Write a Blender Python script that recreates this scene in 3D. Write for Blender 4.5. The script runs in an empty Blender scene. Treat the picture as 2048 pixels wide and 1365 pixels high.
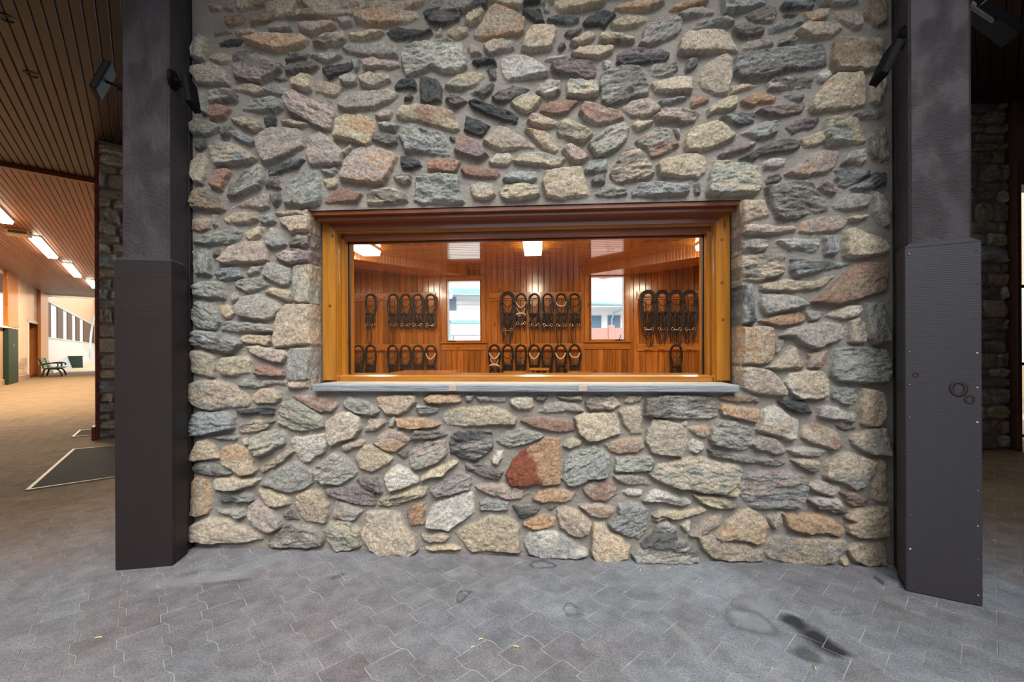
import bpy, math, random
import numpy as np
from mathutils import Vector, Matrix

SC = bpy.context.scene
COL = SC.collection
R = math.radians
random.seed(7)

# ------------------------------------------------------------------ camera
F = 845.0            # focal length in pixels of the 2048 px wide frame
PX0, PY0 = 1024.0, 697.0
HCAM = 1.35
PHI = math.atan(0.004)   # slight roll

def ray(px, py):
    cx, cz = (px - PX0) / F, -(py - PY0) / F
    return (cx * math.cos(PHI) + cz * math.sin(PHI), 1.0, -cx * math.sin(PHI) + cz * math.cos(PHI))

def ground(px, py, z=0.0):
    r = ray(px, py); t = (z - HCAM) / r[2]
    return Vector((r[0] * t, t, z))

def atdepth(px, py, d):
    r = ray(px, py)
    return Vector((r[0] * d, d, HCAM + r[2] * d))

YAW = math.atan(0.0643)
UDIR = Vector((math.cos(YAW), -math.sin(YAW), 0)); VDIR = Vector((math.sin(YAW), math.cos(YAW), 0))
O = ground(1080, 1112.0)
TACK = Matrix.Translation(O) @ Matrix.Rotation(-YAW, 4, 'Z')     # wall frame: x along wall, y into wall, z up

def W(px, py, v=0.0):
    """pixel -> (u, z) on the plane v behind the stone wall face"""
    r = Vector(ray(px, py)); c = Vector((0, 0, HCAM))
    t = ((O - c).dot(VDIR) + v) / r.dot(VDIR)
    p = c + r * t
    return (p - O).dot(UDIR), p.z

# corridor frame (runs away to the left behind the stone tack room)
CA = math.atan(744.0 / F)
ADIR = Vector((-math.sin(CA), math.cos(CA), 0)); NDIR = Vector((math.cos(CA), math.sin(CA), 0))
def onwall(px, py, n):
    """pixel -> (s, z, world) on the vertical plane at offset n parallel to the corridor"""
    r = Vector(ray(px, py)); c = Vector((0, 0, HCAM))
    t = n / r.dot(NDIR)
    p = c + r * t
    return p.dot(ADIR), p.z, p
CORR = Matrix.Rotation(CA, 4, 'Z')   # local x = NDIR, y = ADIR

# ------------------------------------------------------------------ colour
def lin(c):
    out = []
    for x in c[:3]:
        x = x / 255.0
        out.append(x / 12.92 if x <= 0.04045 else ((x + 0.055) / 1.055) ** 2.4)
    return tuple(out)
def rgba(c): return (*lin(c), 1.0)

# ------------------------------------------------------------------ materials
class NT:
    def __init__(s, name):
        s.m = bpy.data.materials.new(name); s.m.use_nodes = True
        s.t = s.m.node_tree; s.n = s.t.nodes; s.l = s.t.links
        s.b = s.n['Principled BSDF']; s.out = s.n['Material Output']
    def new(s, typ, **kw):
        n = s.n.new(typ)
        for k, v in kw.items():
            if k.startswith('i_'):
                n.inputs[k[2:].replace('_', ' ')].default_value = v
            else: setattr(n, k, v)
        return n
    def link(s, a, b): s.l.new(a, b)
    def math(s, op, a, b=None):
        n = s.n.new('ShaderNodeMath'); n.operation = op
        for i, x in enumerate((a, b)):
            if x is None: continue
            if isinstance(x, (int, float)): n.inputs[i].default_value = x
            else: s.l.new(x, n.inputs[i])
        return n.outputs[0]
    def mix(s, fac, a, b, blend='MIX'):
        n = s.n.new('ShaderNodeMix'); n.data_type = 'RGBA'; n.blend_type = blend
        for sock, x in ((n.inputs[0], fac), (n.inputs[6], a), (n.inputs[7], b)):
            if isinstance(x, (int, float)): sock.default_value = x
            elif isinstance(x, tuple): sock.default_value = x
            else: s.l.new(x, sock)
        return n.outputs[2]
    def noise(s, vec, scale, detail=3, rough=0.55):
        n = s.n.new('ShaderNodeTexNoise')
        n.inputs['Scale'].default_value = scale; n.inputs['Detail'].default_value = detail; n.inputs['Roughness'].default_value = rough
        if vec is not None: s.l.new(vec, n.inputs['Vector'])
        return n.outputs['Fac']
    def remap(s, v, a, b, c, d):
        n = s.n.new('ShaderNodeMapRange')
        n.inputs[1].default_value = a; n.inputs[2].default_value = b; n.inputs[3].default_value = c; n.inputs[4].default_value = d
        s.l.new(v, n.inputs[0]); return n.outputs[0]
    def coord(s, kind='Object'): return s.n.new('ShaderNodeTexCoord').outputs[kind]
    def mapping(s, vec, scale=(1, 1, 1), rot=(0, 0, 0), loc=(0, 0, 0)):
        n = s.n.new('ShaderNodeMapping'); s.l.new(vec, n.inputs[0])
        n.inputs['Scale'].default_value = scale; n.inputs['Rotation'].default_value = rot; n.inputs['Location'].default_value = loc
        return n.outputs[0]
    def attr(s, name='Col'):
        n = s.n.new('ShaderNodeAttribute'); n.attribute_name = name; return n
    def bump(s, h, strength=0.4, dist=0.005, normal=None):
        n = s.n.new('ShaderNodeBump'); n.inputs['Strength'].default_value = strength; n.inputs['Distance'].default_value = dist
        s.l.new(h, n.inputs['Height'])
        if normal is not None: s.l.new(normal, n.inputs['Normal'])
        return n.outputs[0]
    def base(s, c):
        if isinstance(c, tuple): s.b.inputs['Base Color'].default_value = c
        else: s.l.new(c, s.b.inputs['Base Color'])
    def set(s, **kw):
        for k, v in kw.items(): s.b.inputs[k.replace('_', ' ')].default_value = v

def plain(name, c, rough=0.6, metallic=0.0, var=0.15, nscale=20.0, bump=0.0, bscale=60.0, bdist=0.003, spec=0.5, coat=0.0):
    m = NT(name); v = m.coord()
    f = m.remap(m.noise(v, nscale, 4), 0.3, 0.7, 1 - var, 1 + var)
    m.base(m.mix(1.0, rgba(c), m.new('ShaderNodeCombineColor').outputs[0], 'MULTIPLY') if False else m.mix(m.remap(m.noise(v, nscale, 4), 0.3, 0.7, 0, 1), tuple(x * (1 - var) for x in lin(c)) + (1,), tuple(min(1, x * (1 + var)) for x in lin(c)) + (1,)))
    m.set(Roughness=rough, Metallic=metallic, Specular_IOR_Level=spec, Coat_Weight=coat, Coat_Roughness=0.1)
    if bump: m.link(m.bump(m.noise(v, bscale, 5), bump, bdist), m.b.inputs['Normal'])
    return m.m

def glow(name, c, strength):
    m = NT(name); m.base((0.8, 0.8, 0.8, 1))
    m.b.inputs['Emission Color'].default_value = (*c, 1); m.b.inputs['Emission Strength'].default_value = strength
    return m.m

def wood(name, c1, c2, rough=0.3, coat=0.4, grain=(40, 2.2), knots=True, bump=0.08, var=0.25, coat_rough=0.08):
    """boards: UV = (across, along) in metres; Col.r = random number of the board"""
    m = NT(name)
    uv = m.coord('UV')
    a = m.attr('Col')
    off = m.new('ShaderNodeCombineXYZ'); m.link(m.math('MULTIPLY', a.outputs['Fac'], 37.0), off.inputs[0]); m.link(m.math('MULTIPLY', a.outputs['Fac'], 91.0), off.inputs[1])
    ad = m.new('ShaderNodeVectorMath', operation='ADD'); m.link(uv, ad.inputs[0]); m.link(off.outputs[0], ad.inputs[1])
    uv2 = ad.outputs[0]
    g = m.noise(m.mapping(uv2, (grain[0], grain[1], 1)), 1.0, 5, 0.6)
    g2 = m.noise(m.mapping(uv2, (grain[0] * 5, grain[1] * 3, 1)), 1.0, 3, 0.6)
    gg = m.math('ADD', m.math('MULTIPLY', g, 0.7), m.math('MULTIPLY', g2, 0.3))
    col = m.mix(m.remap(gg, 0.32, 0.68, 0, 1), rgba(c1), rgba(c2))
    sep = m.new('ShaderNodeCombineXYZ')
    k = m.remap(a.outputs['Fac'], 0, 1, 1 - var, 1 + var)
    for i in range(3): m.link(k, sep.inputs[i])
    col = m.mix(1.0, col, sep.outputs[0], 'MULTIPLY')
    if knots:
        vo = m.new('ShaderNodeTexVoronoi'); vo.inputs['Scale'].default_value = 1.0
        m.link(m.mapping(uv2, (9.0, 2.6, 1)), vo.inputs['Vector'])
        kf = m.remap(vo.outputs['Distance'], 0.05, 0.13, 0.8, 0.0)
        col = m.mix(kf, col, (lin(c1)[0] * .25, lin(c1)[1] * .18, lin(c1)[2] * .15, 1))
    m.base(col)
    m.set(Roughness=rough, Coat_Weight=coat, Coat_Roughness=coat_rough)
    if bump: m.link(m.bump(gg, bump, 0.004), m.b.inputs['Normal'])
    return m.m

# ------------------------------------------------------------------ mesh builder
class MB:
    def __init__(s):
        s.v = []; s.f = []; s.uv = []; s.c = []; s.mi = []; s.sm = []
    def face(s, pts, uvs=None, c=(0.5, 0.5, 0.5), mi=0, smooth=False):
        b = len(s.v); s.v.extend([tuple(p) for p in pts]); s.f.append(tuple(range(b, b + len(pts))))
        s.uv.append(uvs if uvs else None); s.c.append(c); s.mi.append(mi); s.sm.append(smooth)
    def faces(s, verts, faces, c=(0.5, 0.5, 0.5), mi=0, smooth=False, M=None, uvaxis=None):
        b = len(s.v)
        vs = [Vector(p) for p in verts]
        raw = vs
        if M is not None: vs = [M @ p for p in vs]
        s.v.extend([tuple(p) for p in vs])
        for f in faces:
            s.f.append(tuple(b + i for i in f)); s.c.append(c); s.mi.append(mi); s.sm.append(smooth)
            if uvaxis is not None:
                oth = [i for i in range(3) if i != uvaxis]
                s.uv.append([(raw[i][oth[0]] + raw[i][oth[1]] * 1.0, raw[i][uvaxis]) for i in f])
            else: s.uv.append(None)
    def box(s, x0, x1, y0, y1, z0, z1, bev=0.0, c=None, mi=0, M=None, axis=None):
        if c is None: q = random.random(); c = (q, q, q)
        d = (x1 - x0, y1 - y0, z1 - z0)
        if axis is None: axis = max(range(3), key=lambda i: d[i])
        cx, cy, cz = (x0 + x1) / 2, (y0 + y1) / 2, (z0 + z1) / 2
        hx, hy, hz = d[0] / 2, d[1] / 2, d[2] / 2
        b = min(bev, hx * .9, hy * .9, hz * .9)
        if b <= 0:
            vs = [(cx + i * hx, cy + j * hy, cz + k * hz) for i in (-1, 1) for j in (-1, 1) for k in (-1, 1)]
            fs = [(0, 1, 3, 2), (4, 6, 7, 5), (0, 4, 5, 1), (2, 3, 7, 6), (0, 2, 6, 4), (1, 5, 7, 3)]
        else:
            vs = []; idx = {}
            for i in (-1, 1):
                for j in (-1, 1):
                    for k in (-1, 1):
                        for ax in range(3):
                            h = [hx - b, hy - b, hz - b]; h[ax] += b
                            idx[(i, j, k, ax)] = len(vs)
                            vs.append((cx + i * h[0], cy + j * h[1], cz + k * h[2]))
            fs = []
            for i in (-1, 1):
                f = [idx[(i, -1, -1, 0)], idx[(i, 1, -1, 0)], idx[(i, 1, 1, 0)], idx[(i, -1, 1, 0)]]; fs.append(f if i > 0 else f[::-1])
                f = [idx[(-1, i, -1, 1)], idx[(-1, i, 1, 1)], idx[(1, i, 1, 1)], idx[(1, i, -1, 1)]]; fs.append(f if i > 0 else f[::-1])
                f = [idx[(-1, -1, i, 2)], idx[(1, -1, i, 2)], idx[(1, 1, i, 2)], idx[(-1, 1, i, 2)]]; fs.append(f if i > 0 else f[::-1])
            for j in (-1, 1):
                for k in (-1, 1):
                    f = [idx[(-1, j, k, 1)], idx[(1, j, k, 1)], idx[(1, j, k, 2)], idx[(-1, j, k, 2)]]; fs.append(f if j * k < 0 else f[::-1])
                    f = [idx[(j, -1, k, 0)], idx[(j, 1, k, 0)], idx[(j, 1, k, 2)], idx[(j, -1, k, 2)]]; fs.append(f if j * k > 0 else f[::-1])
                    f = [idx[(j, k, -1, 0)], idx[(j, k, 1, 0)], idx[(j, k, 1, 1)], idx[(j, k, -1, 1)]]; fs.append(f if j * k < 0 else f[::-1])
            for i in (-1, 1):
                for j in (-1, 1):
                    for k in (-1, 1):
                        f = [idx[(i, j, k, 0)], idx[(i, j, k, 1)], idx[(i, j, k, 2)]]; fs.append(f if i * j * k > 0 else f[::-1])
        s.faces(vs, fs, c, mi, False, M, axis)
    def prism(s, poly, z0, z1, c=(.5, .5, .5), mi=0, M=None, axis=2, top=None):
        """poly in xy, extruded z0..z1 ; top = other polygon for the upper end"""
        n = len(poly); tp = top or poly
        vs = [(p[0], p[1], z0) for p in poly] + [(p[0], p[1], z1) for p in tp]
        fs = [tuple(range(n))[::-1], tuple(range(n, 2 * n))] + [(i, (i + 1) % n, n + (i + 1) % n, n + i) for i in range(n)]
        s.faces(vs, fs, c, mi, False, M, axis)
    def tube(s, pts, r, sides=6, c=(.5, .5, .5), mi=0, closed=False, flat=1.0, M=None, res=4):
        P = [Vector(p) for p in pts]
        n = len(P)
        if res > 1 and n > 2:
            Q = []
            rng = n if closed else n - 1
            for i in range(rng):
                p0 = P[(i - 1) % n] if closed or i > 0 else P[i]
                p1, p2 = P[i], P[(i + 1) % n]
                p3 = P[(i + 2) % n] if closed or i + 2 < n else p2
                for k in range(res):
                    t = k / res
                    Q.append(0.5 * ((2 * p1) + (p2 - p0) * t + (2 * p0 - 5 * p1 + 4 * p2 - p3) * t * t + (3 * p1 - p0 - 3 * p2 + p3) * t ** 3))
            if not closed: Q.append(P[-1])
            P = Q; n = len(P)
        rr = r if callable(r) else (lambda t: r)
        vs = []; up = None
        for i, p in enumerate(P):
            a = P[(i - 1) % n] if closed or i > 0 else p
            b = P[(i + 1) % n] if closed or i < n - 1 else p
            t = (b - a)
            t = t.normalized() if t.length > 1e-9 else Vector((0, 0, 1))
            if up is None:
                up = Vector((0, -1, 0)) if abs(t.y) < .8 else Vector((1, 0, 0))
            up = (up - t * up.dot(t)); up = up.normalized() if up.length > 1e-6 else t.orthogonal().normalized()
            sd = t.cross(up)
            rad = rr(i / max(1, n - 1))
            for k in range(sides):
                an = 2 * math.pi * k / sides
                vs.append(p + sd * (math.cos(an) * rad) + up * (math.sin(an) * rad * flat))
        fs = []
        for i in range(n if closed else n - 1):
            for k in range(sides):
                a = i * sides + k; b = i * sides + (k + 1) % sides
                j = (i + 1) % n
                fs.append((a, b, j * sides + (k + 1) % sides, j * sides + k))
        if not closed:
            fs.append(tuple(range(sides))[::-1]); fs.append(tuple((n - 1) * sides + k for k in range(sides)))
        s.faces(vs, fs, c, mi, True, M)
    def cyl(s, a, b, r, r2=None, sides=16, c=(.5, .5, .5), mi=0, M=None):
        r2 = r if r2 is None else r2
        a, b = Vector(a), Vector(b); t = (b - a).normalized(); x = t.orthogonal().normalized(); y = t.cross(x)
        vs = []
        for p, q in ((a, r), (b, r2)):
            for k in range(sides):
                an = 2 * math.pi * k / sides
                vs.append(p + x * (math.cos(an) * q) + y * (math.sin(an) * q))
        fs = [(k, (k + 1) % sides, sides + (k + 1) % sides, sides + k) for k in range(sides)]
        s.faces(vs, fs, c, mi, True, M)
        s.faces(vs, [tuple(range(sides))[::-1], tuple(range(sides, 2 * sides))], c, mi, False, M)
    def boards(s, P0, U, L, N, width, length, bw, groove=0.006, chamfer=None, holes=(), mi=0, spread=1.0, wjit=0.0):
        """a plane of boards: board widths follow U, boards run along L, face towards N; holes = (u0,u1,l0,l1)"""
        P0, U, L, N = Vector(P0), Vector(U).normalized(), Vector(L).normalized(), Vector(N).normalized()
        ch = chamfer if chamfer is not None else groove
        u = 0.0
        flip = U.cross(L).dot(N) < 0
        while u < width - 1e-6:
            w = min(bw * (1 + wjit * (random.random() - .5)), width - u)
            q = 0.5 + (random.random() - .5) * spread
            iv = [(0.0, length)]
            for (a, b, l0, l1) in holes:
                if a < u + w / 2 < b:
                    niv = []
                    for (i0, i1) in iv:
                        if l1 <= i0 or l0 >= i1: niv.append((i0, i1)); continue
                        if l0 > i0: niv.append((i0, l0))
                        if l1 < i1: niv.append((l1, i1))
                    iv = niv
            for (l0, l1) in iv:
                prof = [(u, -groove), (u + ch, 0), (u + w - ch, 0), (u + w, -groove)] if w > 2.2 * ch else [(u, -groove), (u + w, -groove)]
                for k in range(len(prof) - 1):
                    (ua, da), (ub, db) = prof[k], prof[k + 1]
                    pts = [P0 + U * ua + L * l0 + N * da, P0 + U * ub + L * l0 + N * db, P0 + U * ub + L * l1 + N * db, P0 + U * ua + L * l1 + N * da]
                    uv = [(ua, l0), (ub, l0), (ub, l1), (ua, l1)]
                    if flip: pts = pts[::-1]; uv = uv[::-1]
                    s.face(pts, uv, (q, q, q), mi)
            u += w
    def build(s, name, mats, parent=None, M=None, loc=None):
        me = bpy.data.meshes.new(name)
        vs = s.v
        if M is not None: vs = [tuple(M @ Vector(p)) for p in vs]
        me.from_pydata(vs, [], s.f); 
        if not isinstance(mats, (list, tuple)): mats = [mats]
        for m in mats: me.materials.append(m)
        n = len(me.loops)
        uv = np.zeros((n, 2), np.float32); cc = np.ones((n, 4), np.float32)
        k = 0
        for i, f in enumerate(s.f):
            m = len(f)
            if s.uv[i]: uv[k:k + m] = s.uv[i]
            cc[k:k + m, :3] = s.c[i]
            k += m
        me.uv_layers.new(name='UVMap').data.foreach_set('uv', uv.ravel())
        me.color_attributes.new('Col', 'FLOAT_COLOR', 'CORNER').data.foreach_set('color', cc.ravel())
        me.polygons.foreach_set('material_index', s.mi); me.polygons.foreach_set('use_smooth', s.sm)
        me.update()
        o = bpy.data.objects.new(name, me); COL.objects.link(o)
        if parent is not None: o.parent = parent
        if loc is not None: o.location = loc
        return o

def empty(name, loc=(0, 0, 0), rotz=0.0):
    o = bpy.data.objects.new(name, None); COL.objects.link(o); o.location = loc; o.rotation_euler = (0, 0, rotz)
    o.empty_display_size = 0.1
    return o
def tag(o, label, cat, group=None):
    o['label'] = label; o['category'] = cat
    if group: o['group'] = group
    return o
def thing(name, label, cat, loc=(0, 0, 0), rotz=0.0, group=None): return tag(empty(name, loc, rotz), label, cat, group)
def struct(o): o['kind'] = 'structure'; return o
def tack_empty(name, u, v, z=0.0):
    p = TACK @ Vector((u, v, z)); return empty(name, p, -YAW)
def dup(root, loc, rotz, label, group=None):
    r = root.copy(); COL.objects.link(r); r.location = loc; r.rotation_euler = (0, 0, rotz); r['label'] = label
    if group: r['group'] = group
    for ch in list(root.children):
        c = ch.copy(); COL.objects.link(c); c.parent = r
        for g in ch.children:
            d = g.copy(); COL.objects.link(d); d.parent = c
    return r

# ------------------------------------------------------------------ numpy noise
def _h(ix, iy, seed):
    h = (ix.astype(np.int64) * 374761393 + iy.astype(np.int64) * 668265263 + seed * 1442695041) & 0xFFFFFFFF
    h = ((h ^ (h >> 13)) * 1274126177) & 0xFFFFFFFF
    return ((h ^ (h >> 16)) & 0xFFFF) / 65535.0
def vnoise(x, y, seed=0):
    ix = np.floor(x); iy = np.floor(y); fx = x - ix; fy = y - iy
    fx = fx * fx * (3 - 2 * fx); fy = fy * fy * (3 - 2 * fy)
    a = _h(ix, iy, seed); b = _h(ix + 1, iy, seed); c = _h(ix, iy + 1, seed); d = _h(ix + 1, iy + 1, seed)
    return (a + (b - a) * fx) * (1 - fy) + (c + (d - c) * fx) * fy
def fbm(x, y, seed=0, oct=4, gain=0.5):
    s = 0; a = 1.0; t = 0
    for o in range(oct):
        s = s + a * vnoise(x * 2 ** o + 17.3 * o, y * 2 ** o - 9.1 * o, seed + o); t += a; a *= gain
    return s / t
def sstep(a, b, x):
    t = np.clip((x - a) / (b - a), 0, 1); return t * t * (3 - 2 * t)
def grid_mesh(name, P, colr, mat, keep=None, smooth=True):
    """P (nz,nu,3) world/local points, colr (nz,nu,4)"""
    nz, nu = P.shape[:2]
    me = bpy.data.meshes.new(name)
    me.vertices.add(nz * nu); me.vertices.foreach_set('co', P.astype(np.float32).ravel())
    idx = np.arange(nz * nu).reshape(nz, nu)
    q = np.stack([idx[:-1, :-1], idx[:-1, 1:], idx[1:, 1:], idx[1:, :-1]], -1)
    if keep is not None: q = q[keep]
    q = q.reshape(-1, 4); m = len(q)
    me.loops.add(m * 4); me.polygons.add(m)
    me.loops.foreach_set('vertex_index', q.ravel().astype(np.int32))
    me.polygons.foreach_set('loop_start', np.arange(0, 4 * m, 4, dtype=np.int32))
    try: me.polygons.foreach_set('loop_total', np.full(m, 4, np.int32))
    except Exception: pass
    me.polygons.foreach_set('use_smooth', np.full(m, smooth))
    me.update(calc_edges=True); me.validate()
    me.color_attributes.new('Col', 'FLOAT_COLOR', 'POINT').data.foreach_set('color', colr.astype(np.float32).ravel())
    me.materials.append(mat)
    return me
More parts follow.
